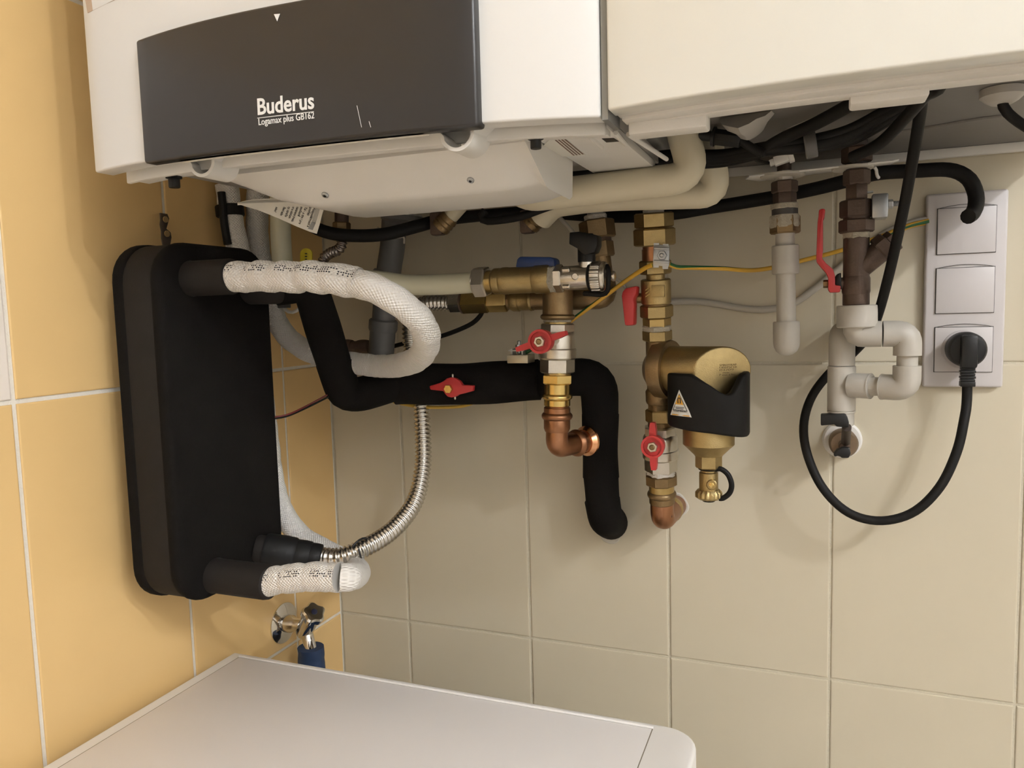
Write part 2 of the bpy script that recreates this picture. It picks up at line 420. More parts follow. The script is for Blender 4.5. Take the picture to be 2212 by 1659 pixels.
# ================================================================== BOILER (left cabinet)
BZ = 1.402                    # lower edge of the front covers
BX0, BX1 = 0.101, 0.5605
def bow(x):
    s_ = (x - (BX0 + BX1) / 2) / ((BX1 - BX0) / 2)
    return -(0.477 - 0.010 * s_ + 0.026 * (1 - abs(s_) ** 3))
boiler = thing('gas_boiler', 'white wall-hung gas boiler with bowed front and dark control panel', 'boiler', (0.33, -0.23, BZ))
def bowed_front(mb, x0, x1, z0, z1, f, th, n=24, top=None):
    """curved slab following y=f(x); top(x) gives an upper edge of its own"""
    vs = []; xs = [x0 + (x1 - x0) * i / n for i in range(n + 1)]
    for x in xs:
        zt = top(x) if top else z1; y = f(x)
        vs += [(x, y, z0), (x, y, zt), (x, y + th, zt), (x, y + th, z0)]
    fs = []
    for i in range(n):
        a, b = 4 * i, 4 * i + 4
        for k in range(4):
            k2 = (k + 1) % 4; fs.append((a + k, a + k2, b + k2, b + k))
    fs += [(0, 3, 2, 1), (4 * n, 4 * n + 1, 4 * n + 2, 4 * n + 3)]
    mb.add(vs, fs); return mb
bowed_front(MB(), BX0, BX1, BZ, 2.05, bow, 0.02).build('front_cover', PAINT, boiler, bevel=0.002, bseg=3)
MB().box((BX0 + .006, -0.462, BZ + .03), (BX1 - .004, -0.004, 2.045)).build('casing', PAINT, boiler, bevel=0.004)
# thin flat tan patch high on the left of the cover
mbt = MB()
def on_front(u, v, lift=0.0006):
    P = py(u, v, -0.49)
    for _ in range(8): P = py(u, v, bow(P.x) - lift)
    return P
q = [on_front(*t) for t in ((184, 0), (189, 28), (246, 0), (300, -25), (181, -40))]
mbt.prism(q, Vector((0, 0.0005, 0))).build('tan_patch', TAN, boiler, smooth=False)
# dark control flap, proud of the cover, arched on top
DX0, DX1, DZ0 = 0.183, 0.4800, 1.3985
dtop = lambda x: 1.497 + 0.005 * (1 - ((x - (DX0 + DX1) / 2) / ((DX1 - DX0) / 2)) ** 2)
flap_y = lambda x: bow(x) - 0.0075
flap = bowed_front(MB(), DX0, DX1, DZ0, 0, flap_y, 0.014, 24, dtop).build('control_panel', DARKP, boiler, bevel=0.0025, bseg=3)
def on_flap(u, v, lift=0.0003):
    P = py(u, v, -0.5)
    for _ in range(8): P = py(u, v, flap_y(P.x) - lift)
    return P
t0, t1 = on_flap(555, 248), on_flap(678, 234)
ex = (t1 - t0); text_mesh('lettering', 'Buderus', t0, ex, Z3, 0.0170, PRINT, flap, off=0.00034, width=ex.length * .99)
t0, t1 = on_flap(556, 254.5), on_flap(678, 240.5)
MB().prism([t0, t1, t1 - Z3 * .0005, t0 - Z3 * .0005], Vector((0, -.0002, 0))).build('underline', PRINT, flap, smooth=False)
t0, t1 = on_flap(558, 270.5), on_flap(678, 255.5)
ex = (t1 - t0); text_mesh('lettering', 'Logamax plus GB162', t0, ex, Z3, 0.0070, PRINT, flap, off=0.00005, width=ex.length)
q = [on_flap(*t) for t in ((592, 31), (605, 30), (599, 46))]
MB().prism(q, Vector((0, -.0003, 0))).build('pointer_mark', PRINT, flap, smooth=False)
for a_, b_ in (((771, 228), (781, 275)), ((797, 262), (801, 275))):
    p0, p1 = on_flap(*a_), on_flap(*b_)
    MB().tube([p0, p1], 0.00018, 4).build('scratch', PRINT, flap)
# lower front trim: recessed strip, tray lip, tray floor
def strip(x0, x1, yoff, th, z0, z1, name, mat, par, f=bow, bev=0.001):
    return bowed_front(MB(), x0, x1, z0, z1, lambda x: f(x) + yoff, th, 16).build(name, mat, par, bevel=bev)
strip(BX0 + .004, BX1 - .002, 0.010, 0.030, BZ + .011, BZ + .03, 'cover_return', UNDERC, boiler)
strip(BX0 + .006, BX1 - .004, 0.030, 0.005, BZ - .006, BZ + .02, 'tray_lip', UNDERC, boiler)
strip(BX0 + .007, BX1 - .006, 0.034, 0.022, BZ - .003, BZ + .012, 'tray_front', UNDERC, boiler)
MB().box((BX0 + .008, -0.41, 1.4125), (BX1 - .006, -0.006, 1.424)).build('base_plate', SHEET, boiler, bevel=.001)
# thin light grip bar under the flap
strip(0.215, 0.437, -0.002, 0.012, BZ - .0035, BZ + .001, 'grip_bar', PAPER, boiler)
# clip hooks: little rolled loops hanging from the tray
for (u, v) in ((436, 356), (987, 297)):
    c = py(u, v + 5, -0.484); r = 0.0128
    pts = [c + Vector((-.034, 0.004, .014)), c + Vector((-.022, 0, .010))]
    for k in range(11):
        an = math.radians(190 + 17 * k); pts.append(c + Vector((r * math.cos(an), 0, .006 + r * math.sin(an))))
    pts.append(c + Vector((.020, 0.002, .0125)))
    pts = catmull(pts, 4)
    mb = MB(); out = []; n = len(pts); th = 0.0014
    for i, p in enumerate(pts):
        t = (pts[min(i + 1, n - 1)] - pts[max(i - 1, 0)]).normalized(); nn = Vector((-t.z, 0, t.x))
        for s1, s2 in ((-1, 0), (1, 0), (1, 1), (-1, 1)): out.append(p + nn * th * s1 + Y3 * (0.030 * s2))
    fs = []
    for i in range(n - 1):
        a, b = 4 * i, 4 * i + 4
        for k in range(4): fs.append((a + k, a + (k + 1) % 4, b + (k + 1) % 4, b + k))
    fs += [(0, 3, 2, 1), (4 * n - 4, 4 * n - 3, 4 * n - 2, 4 * n - 1)]
    mb.add(out, fs); mb.build('clip_hook', UNDERC, boiler)
# knurled locking screws
for (u, v, sc) in ((375, 388, 1), (1157, 304, 1)):
    P = py(u, v - 14, -0.452 if u < 600 else -0.446); k = mpp(P)
    st = MB().cyl(P + Z3 * .004, P - Z3 * 6 * k, 9 * k).build('screw_shank', ZINC, boiler)
    kn = MB().lathe(P - Z3 * 5 * k, P - Z3 * 12 * k, [(0, 14 * k), (.1, 16.5 * k), (.9, 16.5 * k), (1, 14 * k)], 30, rad=lambda an: 1 + .025 * math.cos(an * 15))
    kn.lathe(P - Z3 * 12 * k, P - Z3 * 31 * k, [(0, 12 * k), (.9, 12 * k), (1, 11 * k)], 30)
    kn.build('screw_knob', BLACK, boiler)
# ---- plastic cover under the tray (control electronics)
def quadstrip(rowsP):
    mb = MB(); n = len(rowsP[0]); vs = [p for r_ in rowsP for p in r_]
    fs = []
    for i in range(len(rowsP) - 1):
        for k in range(n - 1):
            a = i * n + k; fs.append((a, a + 1, a + n + 1, a + n))
    mb.add(vs, fs); return mb
secs = []
z0 = BZ - .004
for x, fr, yb0 in ((0.190, .04, 0), (0.205, .30, 0), (0.228, .62, 0), (0.262, .92, 0), (0.278, 1, 0), (0.36, 1, 0), (0.440, 1, 0), (0.456, .98, .003), (0.472, .93, .008), (0.483, .84, .012), (0.4865, .80, .012), (0.4915, .92, .012), (0.493, .96, .012)):
    A_ = Vector((x, -0.437, z0)); B_ = Vector((x, -0.404 + yb0, z0 - 0.0255 * fr - .0005)); B1 = Vector((x, -0.399 + yb0, z0 - 0.0280 * fr - .0006)); B2 = Vector((x, -0.392 + yb0, z0 - 0.0288 * fr - .0007))
    Cc = Vector((x, -0.322, z0 - 0.0300 * fr - .001)); D_ = Vector((x, -0.314, z0 - 0.027 * fr)); E_ = Vector((x, -0.310, z0 + .012))
    secs.append([A_ + Z3 * .01, A_, A_.lerp(B_, .5), B_, B1, B2, Cc, D_, E_])
mb = quadstrip(secs)
n_ = len(secs[0])
mb.f.append(tuple(range(n_))); mb.f.append(tuple((len(secs) - 1) * n_ + k for k in reversed(range(n_)))); 
for i in range(len(secs) - 1): mb.f.append((i * n_, i * n_ + n_ - 1, (i + 1) * n_ + n_ - 1, (i + 1) * n_))
uc = mb.build('electronics_cover', UNDERC, boiler, angle=40)
for (u, v) in ((703, 420), (1017, 388)):
    yy = -.42
    for _ in range(30):
        P = py(u, v, yy); yy += .3 * ((-.437 + (z0 - P.z) * (.033 / .0255)) - yy)
    k = mpp(P); nrm = Vector((0, -0.61, -0.79)).normalized()
    Pr = P + Vector((-5 * k, 0, .0012)) + nrm * .0004
    MB().lathe(Pr, Pr - nrm * .003, [(0, 14 * k), (1, 13 * k)], 20).build('screw_recess', M('recess_grey', (.36, .35, .32), .5), uc)
    s_ = MB().cyl(P + nrm * .0022, P - nrm * .002, 8 * k, 16).build('screw_head', ZINC, uc)
    MB().hexn(P + nrm * .0024, P + nrm * .001, 3.6 * k).build('screw_socket', BLACK, s_)
# plate right of the cover with warning sticker, slot and ribs
pl = MB().box((0.4945, -0.428, 1.4035), (0.5555, -0.24, 1.411)).build('service_plate', UNDERC, boiler, bevel=.001)
def under(u, v, z): return pz(u, v, z)
zz = 1.4032
q = [under(*t, zz) for t in ((1190, 298), (1213, 295), (1265, 335), (1185, 341), (1163, 326))]
stk = MB().prism(q, Z3 * .0003).build('warning_sticker', PAPER, pl, smooth=False)
for k in range(4):
    a_, b_ = under(1200 + 4 * k * 1.5, 303 - k * 1.2, zz - .0003), under(1240 + 6.5 * k, 336 - k * .8, zz - .0003)
    d_ = (b_ - a_).normalized().cross(Z3) * .0006
    MB().prism([a_ - d_, b_ - d_, b_ + d_, a_ + d_], Z3 * .0002).build('sticker_line', M('brown_ink', (.18, .10, .07), .6), stk, smooth=False)
q = [under(*t, zz - .0003) for t in ((1193, 298), (1212, 295.5), (1217, 299), (1198, 302))]
MB().prism(q, Z3 * .0002).build('sticker_heading', REDINK, stk, smooth=False)
q = [under(*t, zz - .0002) for t in ((1300, 300), (1326, 299), (1337, 306), (1310, 308))]
MB().prism(q, Z3 * .0003).build('slot', BLACK, pl, smooth=False)
for (a_, b_) in (((1268, 290), (1300, 318)), ((1330, 286), (1352, 312)), ((1357, 290), (1440, 344))):
    p0, p1 = under(*a_, zz), under(*b_, zz)
    MB().tube([p0, p1], 0.002, 8).build('pressed_rib', UNDERC, pl)

# ================================================================== TANK CABINET (right)
TX0, TX1 = 0.5665, 0.957
def tbow(x):
    s_ = (x - (TX0 + TX1) / 2) / ((TX1 - TX0) / 2); return -(0.470 + 0.016 * (1 - abs(s_) ** 2.5))
tank = thing('storage_tank_cabinet', 'plain white tank cabinet hung beside the boiler', 'cabinet', (0.76, -0.23, BZ))
bowed_front(MB(), TX0, TX1, BZ + .003, 2.05, tbow, 0.02).build('front_cover', M('ivory_enamel', (.79, .79, .735), .3, 0, .015, 5, coat=.3), tank, bevel=0.002, bseg=3)
MB().box((TX0 + .004, -0.452, BZ + .05), (TX1 - .004, -0.004, 2.045)).build('casing', PAINT, tank, bevel=0.004)
strip(TX0 + .002, TX1 - .002, 0.008, 0.022, BZ + .0035, BZ + .03, 'cover_return', UNDERC, tank, tbow)
strip(TX0 + .004, TX1 - .004, 0.026, 0.016, BZ + .001, BZ + .03, 'tray_lip', UNDERC, tank, tbow)
strip(TX0 + .008, TX1 - .006, 0.040, 0.014, BZ + .000, BZ + .03, 'tray_rim', UNDERC, tank, tbow)
MB().box((TX0 + .002, -0.425, 1.4365), (TX1 - .002, -0.006, 1.45)).build('base_plate', SHEETD, tank, bevel=.001)
MB().box((TX0 + .002, -0.012, 1.4265), (TX1 - .01, -0.004, 1.4365)).build('wall_rail', UNDERC, tank, bevel=.001)
# pressed bead, bolt and cable gland in the dark base
b0 = [pz(2212, 262, 1.436), pz(2160, 250, 1.436), pz(2000, 275, 1.436), pz(1930, 285, 1.436)]
MB().tube(catmull(b0, 4), .0016, 8).build('pressed_bead', SHEETD, tank)
P = pz(2008, 335, 1.436); MB().hexn(P, P - Z3 * .006, .004).build('bolt', SHEETD, tank)
P = pz(2165, 192, 1.436)
gl = MB().lathe(P, P - Z3 * .012, [(0, .016), (.5, .016), (.8, .012), (1, .008)], 24).build('cable_gland', M('gland_grey', (.45, .43, .4), .4), tank)
# latch ledges on the tray rim
for (u0, u1, v0, v1, dp) in ((1362, 1530, 262, 284, -.428), (1835, 2005, 188, 226, -.432)):
    a_, b_ = py(u0, (v0 + v1) / 2 + 6, dp), py(u1, (v0 + v1) / 2 - 8, dp)
    MB().box((a_.x, dp - .008, a_.z - .006), (b_.x, dp + .012, BZ + .012)).build('latch_ledge', UNDERC, tank, bevel=.002)
# grey edge profile between the two cabinets
tag(MB().box((BX1 + .0008, -0.4655, BZ - .002), (TX0 - .0008, -0.43, 2.05)).build('edge_profile', GAP), 'narrow grey upright profile between boiler and tank cabinet', 'trim')

# ================================================================== INSULATED HEAT EXCHANGER on the left wall
HX0, HX1 = 0.036, 0.101; HY0, HY1, HZ0, HZ1 = -0.421, -0.258, 0.972, 1.347
hx = thing('insulated_heat_exchanger', 'tall black foam-clad heat exchanger hung by the yellow tiles', 'heat exchanger', (0.068, -0.34, HZ0))
def rrect(y0, y1, z0, z1, r, x, n=8):
    out = []
    for cy, cz, a0 in ((y1 - r, z1 - r, 0), (y0 + r, z1 - r, 90), (y0 + r, z0 + r, 180), (y1 - r, z0 + r, 270)):
        for k in range(n + 1):
            an = math.radians(a0 + 90 * k / n); out.append(Vector((x, cy + r * math.cos(an), cz + r * math.sin(an))))
    return out
def shell(x0, x1, g, r, name, mat, bev):
    MB().prism(rrect(HY0 - g, HY1 + g, HZ0 - g, HZ1 + g, r, x0), X3 * (x1 - x0)).build(name, mat, hx, bevel=bev, bseg=3, angle=50)
shell(HX0, HX0 + .016, .0015, .040, 'back_shell', FOAM, .004)
shell(HX0 + .013, HX1 - .012, 0.0, .040, 'middle_shell', FOAM2, .001)
shell(HX1 - .016, HX1, .0012, .040, 'front_shell', FOAM, .006)
def stub(u0, v0, u1, wpx, name='port_sleeve', mat=FOAM2):
    P = px(u0, v0, HX1); ax = Axis(P, P + X3 * .1); E_ = ax.at(u=u1); R_ = wpx / 2 * mpp(P)
    MB().lathe(P - X3 * .004, E_, [(0, R_ * 1.06), (.12, R_), (.93, R_), (.985, R_ * .96), (1, R_ * .88)], 28).build(name, mat, hx)
    return P, E_, R_
pA, eA, rA = stub(415, 602, 505, 76)
pB, eB, rB = stub(466, 1243, 585, 74)
# perforated hanging strap above it
strap = thing('hanging_strap', 'dark perforated metal strap above the black heat exchanger', 'strap', (0.03, -0.34, 1.34))
mb = MB(); c0 = px(356, 462, .006); c1 = px(362, 524, .03)
pts = [px(u, v, .008 + .02 * (v - 460) / 60) for u, v in ((347, 460), (362, 462), (366, 472), (363, 484), (360, 494), (369, 502), (371, 513), (368, 530), (353, 530), (350, 515), (350, 500), (347, 485), (348, 475))]
mb.prism(pts, Vector((-.002, 0, 0))).build('strap_plate', DARKBR, strap, bevel=.0004)
for (u, v) in ((358, 474), (361, 505)):
    P = px(u, v, .012 + .02 * (v - 460) / 60)
    MB().lathe(P + X3 * .0006, P - X3 * .0008, [(0, .0035), (1, .0035)], 14).build('hole', M('tan_hole', (.33, .22, .10), .6), strap)

# ================================================================== WHITE WRAPPED PIPES
def wrinkle(seed, amp=0.05):
    rnd = random.Random(seed); ph = [rnd.uniform(0, 6.28) for _ in range(8)]
    def f(L, an):
        a = math.sin(L * 230 + 2 * math.sin(an + ph[0]) + ph[1]) * .55 + math.sin(L * 121 - an + ph[2]) * .45 + math.sin(L * 470 + an * 3 + ph[3]) * .18
        lap = ((L * 30 + an / 6.28 + ph[4]) % 1.0)
        sc = abs(math.sin(L * 105 + .6 * math.sin(an + ph[5]) + ph[6])) ** .5
        return 1 + amp * (a * .35 + (lap - .5) * .25 + (sc - .75) * .9)
    return f
def wrapped(par, name, pts, r, mat, seed, amp=.05, ref=None):
    P = resample(catmull(pts, 10), 0.0016)
    return MB().tube(P, r, 30, jit=wrinkle(seed, amp), ref=ref).build(name, mat, par, angle=60)
wp = thing('wrapped_pipe', 'white fabric-wrapped pipe looping out of the upper black sleeve', 'pipe', eA, 'white wrapped pipes')
y0 = eA.y
k_ = lambda u, v, y: py(u, v, y)
wrapped(wp, 'printed_wrap', [eA - X3 * .004, k_(640, 598, y0), k_(715, 601, y0), k_(774, 612, y0 + .004)], .0152, WRAPP, 3, .17, ref=Vector((0, -.35, 1)))
wrapped(wp, 'plain_wrap', [k_(768, 611, y0 + .003), k_(810, 624, y0 + .004), k_(868, 657, y0 + .018), k_(912, 700, y0 + .045), k_(922, 740, y0 + .075), k_(900, 776, y0 + .115), k_(845, 791, -.212), k_(775, 786, -.182),
        k_(700, 772, -.172), k_(640, 744, -.168), k_(602, 702, -.172), k_(584, 650, -.178), k_(569, 590, -.182), k_(557, 520, -.185), k_(556, 440, -.185), k_(557, 400, -.185)], .0139, WRAP, 5, .06)
wp2 = thing('wrapped_pipe', 'white fabric-wrapped pipe bending back from the lower black sleeve', 'pipe', eB, 'white wrapped pipes')
y0 = eB.y
wrapped(wp2, 'printed_wrap', [eB - X3 * .004, k_(650, 1247, y0), k_(735, 1247, y0)], .0148, WRAPP, 11, .11, ref=Vector((0, -.35, 1)))
wrapped(wp2, 'plain_wrap', [k_(733, 1247, y0), k_(752, 1247, y0 + .008), k_(768, 1243, -.325), k_(773, 1236, -.285), k_(766, 1226, -.25), k_(740, 1209, -.226), k_(700, 1188, -.216), k_(650, 1158, -.212), k_(612, 1108, -.212), k_(590, 1040, -.212),
        k_(572, 900, -.215), k_(538, 650, -.222), k_(510, 520, -.224), k_(497, 455, -.224), k_(490, 400, -.224)], .0140, WRAP, 13, .05)
# black strap round the wrapped pipe under the boiler
st = thing('hook_and_loop_strap', 'black fabric strap crossed round the white pipe under the boiler', 'strap', k_(494, 480, -.224))
ys = -.241
MB().tube(resample(catmull([k_(478, 415, ys), k_(482, 450, ys), k_(484, 480, ys), k_(492, 528, ys)], 6), .004), .0048, 10).build('upright_band', TAPE, st)
MB().cyl(k_(495, 444, -.224), k_(498, 468, -.224), .0172, 20).build('cross_band', TAPE, st)

# ================================================================== BLACK INSULATED PIPES
def foampipe(par, name, pts, r, fr, seed=1, mat=FOAM):
    rnd = random.Random(seed)
    P = resample(fillet(pts, fr, 8), .006); a, b = rnd.uniform(0, 6), rnd.uniform(0, 6)
    jit = lambda L, an: 1 + .018 * math.sin(L * 70 + a) + .016 * math.sin(an * 2 + L * 30 + b)
    return MB().tube(P, r, 28, jit=jit).build(name, mat, par, angle=60)
Pp = px(540, 622, HX1)
ip = thing('insulated_pipe', 'black foam-insulated pipe dropping from the heat exchanger behind the white loop', 'pipe', Pp)
foampipe(ip, 'foam_sleeve', [Pp - X3 * .002, Pp + X3 * .014, k_(612, 620, -.262)], .0190, .01, 2, FOAM2)
foampipe(ip, 'foam_sleeve', [k_(596, 620, -.265), k_(668, 612, -.25), k_(728, 806, -.195)], .0215, .03, 3)
foampipe(ip, 'foam_elbow', [k_(722, 782, -.20), k_(742, 850, -.185), k_(775, 853, -.165), k_(866, 826, -.125)], .0222, .035, 4)
ip2 = thing('insulated_pipe', 'thick black foam-insulated pipe turning down into the cream wall', 'pipe', k_(1000, 828, -.105))
foampipe(ip2, 'foam_sleeve', [k_(853, 832, -.125), k_(880, 830, -.12), k_(1010, 830, -.105), k_(1165, 820, -.085)], .0268, .02, 6)
foampipe(ip2, 'foam_elbow', [k_(1150, 820, -.087), k_(1294, 812, -.068), k_(1297, 905, -.064)], .0238, .05, 7)
foampipe(ip2, 'foam_sleeve', [k_(1297, 895, -.064), k_(1296, 960, -.061), k_(1298, 1030, -.058)], .0232, .02, 8)
foampipe(ip2, 'foam_sleeve', [k_(1298, 1028, -.058), k_(1302, 1085, -.056)], .0226, .02, 9)
foampipe(ip2, 'foam_elbow', [k_(1301, 1080, -.056), k_(1307, 1118, -.054), k_(1319, 1128, -.003)], .0232, .02, 10)
c = py(1319, 1132, 0); MB().lathe(c + Y3 * .001, c - Y3 * .0015, [(0, .0215), (.6, .021), (1, .019)], 26, rad=lambda an: 1 + .05 * math.sin(3 * an)).build('plaster_ring', PLASTER, wall_back)
c2 = py(1318, 1154, 0); MB().lathe(c2 + Y3 * .001, c2 - Y3 * .001, [(0, .0145), (.6, .014), (1, .013)], 22, rad=lambda an: 1 + .05 * math.sin(3 * an)).build('plaster_ring', PLASTER, wall_back)

# ---- butterfly handles
def plate_px(mb, pts, y, th):
    mb.prism([py(u, v, y) for u, v in pts], Vector((0, th, 0))); return mb
yh = -.141
hb = plate_px(MB(), [(927, 834), (950, 827), (958, 823), (965, 817), (975, 815), (984, 818), (993, 824), (998, 832), (1022, 833), (1021, 845), (1003, 850), (990, 853), (984, 857), (975, 859), (966, 857), (960, 850), (957, 845), (929, 842)], yh, .007).build('butterfly_handle', RED, ip2, bevel=.0012)
c = py(970, 840, yh); k = mpp(c)
MB().cyl(c + Y3 * .03, c + Y3 * .002, 9 * k).build('valve_stem', NICK, ip2)
MB().hexn(c - Y3 * .0045, c + Y3 * .001, 10 * k, ref=Z3).build('handle_bolt', GOLD, hb)
for (u, v) in ((978, 813), (983, 858)):
    p_ = py(u, v, yh + .003); MB().cyl(p_ - Z3 * .003, p_ + Z3 * .003, .0014, 10).build('stop_pin', NICK, ip2)
def cup_handle(par, c, R_, ang, wl, ww, depth=.016):
    """red butterfly: open cup with two bars, nut in the middle; stem runs back along +y"""
    r = R_; mb = MB()
    mb.lathe(c, c + Y3 * depth, [(0, r * .80), (0, r), (.15, r * 1.02), (1, r * .92)], 32, caps=False)
    mb.lathe(c + Y3 * .0035, c, [(0, 1e-5), (0, r * .80), (1, r * .80)], 32, caps=False)
    mb.lathe(c + Y3 * depth, c + Y3 * (depth + .0001), [(0, r * .92), (1, 1e-5)], 32, caps=False)
    ex = Vector((math.cos(ang), 0, math.sin(ang))); ez = Vector((-math.sin(ang), 0, math.cos(ang)))
    for s1 in (-1, 1):
        a_ = r * .93; out = [c + ex * s1 * a_ - ez * ww * .55, c + ex * s1 * (wl * .75) - ez * ww * .5, c + ex * s1 * wl - ez * ww * .35,
                             c + ex * s1 * wl + ez * ww * .35, c + ex * s1 * (wl * .75) + ez * ww * .5, c + ex * s1 * a_ + ez * ww * .55]
        if s1 < 0: out.reverse()
        mb.prism([p + Y3 * .003 for p in out], Y3 * .009)
    h = mb.build('butterfly_handle', RED, par, bevel=0)
    nt = MB().hexn(c - Y3 * .002, c + Y3 * .004, r * .47, rot=.3, ref=Z3).build('handle_nut', NICK, h)
    MB().cyl(c - Y3 * .0032, c + Y3 * .002, r * .25, 16).build('stem_end', BRASSD, nt)
    return h

# ================================================================== CENTRE COLUMN
axC = Axis(py(1205, 655, -.137), py(1203, 925, -.137))
tee = thing('brass_tee', 'brass tee piece hanging under the blue-handled valve', 'pipe fitting', axC.at(v=690))
seg(tee, 'tee_neck', axC, 622, 682, 66, 'cyl', BRASSD)
seg(tee, 'tee_collar', axC, 678, 691, 75, 'ring', BRASSD)
seg(tee, 'hemp_packing', axC, 689, 696, 62, 'rough', HEMP)
seg(tee, 'thread', axC, 694, 702, 58, 'cyl', BRASS)
bv = thing('ball_valve', 'nickel ball valve with a sideways red butterfly handle', 'valve', axC.at(v=805))
seg(bv, 'upper_hex', axC, 699, 718, 76, 'oct', NICK)
seg(bv, 'body', axC, 716, 754, 76, 'prof', NICK, prof=[(0, .86), (.15, .98), (.3, 1), (1, 1)])
seg(bv, 'body_ring', axC, 752, 776, 82, 'prof', NICK, prof=[(0, .95), (.1, 1), (.85, 1), (1, .92)])
seg(bv, 'lower_hex', axC, 774, 806, 72, 'hex', NICK)
cx = axC.at(v=740).x; ch = px(1165, 738, cx + .002); kk = mpp(ch)
MB().cyl(ch + Y3 * .012, Vector((ch.x, -.137, ch.z)), 13 * kk).build('stem_boss', NICK, bv)
cup_handle(bv, ch, 26.5 * kk, math.radians(17), 60 * kk, 13 * kk)
pf = thing('press_adapter', 'bright brass press adapter under the sideways red-handled valve', 'pipe fitting', axC.at(v=876))
seg(pf, 'hex_nut', axC, 808, 829, 66, 'hex', GOLD, rot=0)
seg(pf, 'thread', axC, 804, 810, 58, 'cyl', BRASS)
seg(pf, 'body', axC, 828, 852, 56, 'cyl', GOLD)
seg(pf, 'press_bead', axC, 850, 863, 66, 'ring', GOLD)
seg(pf, 'collar', axC, 862, 877, 57, 'cyl', GOLD)
ce = thing('copper_elbow', 'copper press elbow joining the bright brass adapter to the black pipe', 'pipe', axC.at(v=960))
seg(ce, 'pipe', axC, 874, 884, 50, 'cyl', COPPER)
seg(ce, 'socket', axC, 879, 893, 57, 'cyl', COPPER)
seg(ce, 'press_bead', axC, 891, 906, 67, 'ring', COPPER)
seg(ce, 'socket', axC, 904, 932, 57, 'prof', COPPER, prof=[(0, .97), (.1, 1), (.75, 1), (1, .9)])
q0 = axC.at(v=926); qc = axC.at(v=966); T_ = Axis(py(1297, 900, -.063), py(1297, 1030, -.058))
lo, hi = T_.a, T_.b; tz = (qc.z - lo.z) / (hi.z - lo.z); qe = lo.lerp(hi, tz)
dirb = (qe - qc).normalized(); rb = 24 * mpp(qc)
Pb = resample(fillet([q0, qc, qe], .032, 12), .003)
MB().tube(Pb, rb, 24).build('bend', COPPER, ce)
p1 = qc + dirb * .031; MB().lathe(p1, p1 + dirb * .009, [(0, rb * 1.05), (.2, rb * 1.2), (.6, rb * 1.28), (1, rb * 1.1)], 26).build('press_bead', COPPER, ce)
L_ = (qe - qc).length; p1 = qe - dirb * .034
MB().lathe(p1, p1 + dirb * .011, [(0, rb * 1.12), (.15, rb * 1.2), (.5, rb * 1.42), (.8, rb * 1.42), (1, rb * 1.2)], 28).build('tee_ring', COPPERB, ce)

# horizontal run in front: cream pipe, brass valve with blue handle, nickel drain cock
yr = -.158
axH = Axis(py(1040, 609, yr), py(1040, 609, yr) + X3 * .3)
pex = thing('plastic_pipe', 'cream plastic pipe running level into the brass valve', 'pipe', py(900, 612, yr))
P = resample(catmull([axH.at(u=1036), axH.at(u=960) - Z3 * .001, k_(880, 615, -.165), k_(800, 606, -.18), k_(700, 612, -.19), k_(640, 610, -.195), k_(614, 580, -.197), k_(607, 520, -.197), k_(606, 440, -.197), k_(606, 400, -.197)], 8), .006)
MB().tube(P, 22.5 * mpp(axH.at(u=1000)), 22).build('pipe', PEX, pex)
seg(pex, 'compression_nut', axH, 1027, 1054, 66, 'hex', NICK, by='u', rot=.15)
seg(pex, 'nut_lip', axH, 1026, 1032, 60, 'cyl', NICK, by='u')
v2 = thing('ball_valve', 'cast brass ball valve with a dark blue handle', 'valve', axH.at(u=1130))
seg(v2, 'thread', axH, 1052, 1068, 48, 'cyl', BRASS, by='u')
seg(v2, 'end_collar', axH, 1065, 1084, 56, 'prof', BRASSC, by='u', prof=[(0, .86), (.25, 1), (.8, 1), (1, .96)])
seg(v2, 'body', axH, 1083, 1157, 59, 'prof', BRASSC, by='u', prof=[(0, .95), (.06, 1), (.2, 1), (.24, .97), (.94, .97), (1, .94)])
seg(v2, 'body_ring', axH, 1155, 1190, 62, 'prof', BRASSC, by='u', prof=[(0, .95), (.08, 1), (.85, 1), (1, .92)])
hb = plate_px(MB(), [(1113, 578), (1116, 560), (1122, 554), (1190, 555), (1197, 560), (1198, 578), (1160, 584), (1130, 583)], yr - .004, .022).build('lever_handle', BLUE, v2, bevel=.002)
dc = thing('drain_cock', 'nickel drain cock with ribbed hose cap and black knob', 'valve', axH.at(u=1250))
seg(dc, 'hemp_packing', axH, 1187, 1202, 57, 'rough', HEMP, by='u')
seg(dc, 'hex_collar', axH, 1200, 1217, 58, 'hex', NICK, by='u', rot=.5)
seg(dc, 'body', axH, 1215, 1276, 53, 'prof', NICK, by='u', prof=[(0, .9), (.08, .97), (.5, 1), (1, 1)])
c = axH.at(u=1250); kk = mpp(c)
MB().cyl(c + Vector((0, -29 * kk, 2 * kk)), c, 8 * kk).build('body_boss', NICK, dc)
for dz in (-19, 17): MB().cyl(axH.at(u=1228) + Vector((-.004, -20 * kk, dz * kk)), axH.at(u=1228) + Vector((.005, -20 * kk, dz * kk)), 6 * kk).build('body_lug', NICK, dc)
seg(dc, 'seal_ring', axH, 1272, 1281, 61, 'ring', RUBBER, by='u')
a_, b_ = axH.at(u=1279), axH.at(u=1300); r_ = 33 * kk
MB().lathe(a_, b_, [(0, r_ * .92), (.12, r_), (.88, r_), (1, r_ * .95)], 90, rad=lambda an: 1 + .02 * (1 if math.sin(an * 45) > 0 else -1)).build('knurled_cap', NICK, dc)
seg(dc, 'cap_rim', axH, 1299, 1311, 66, 'prof', NICK, by='u', prof=[(0, .95), (.3, 1), (.8, .96), (1, .86)])
a_ = axH.at(u=1310)
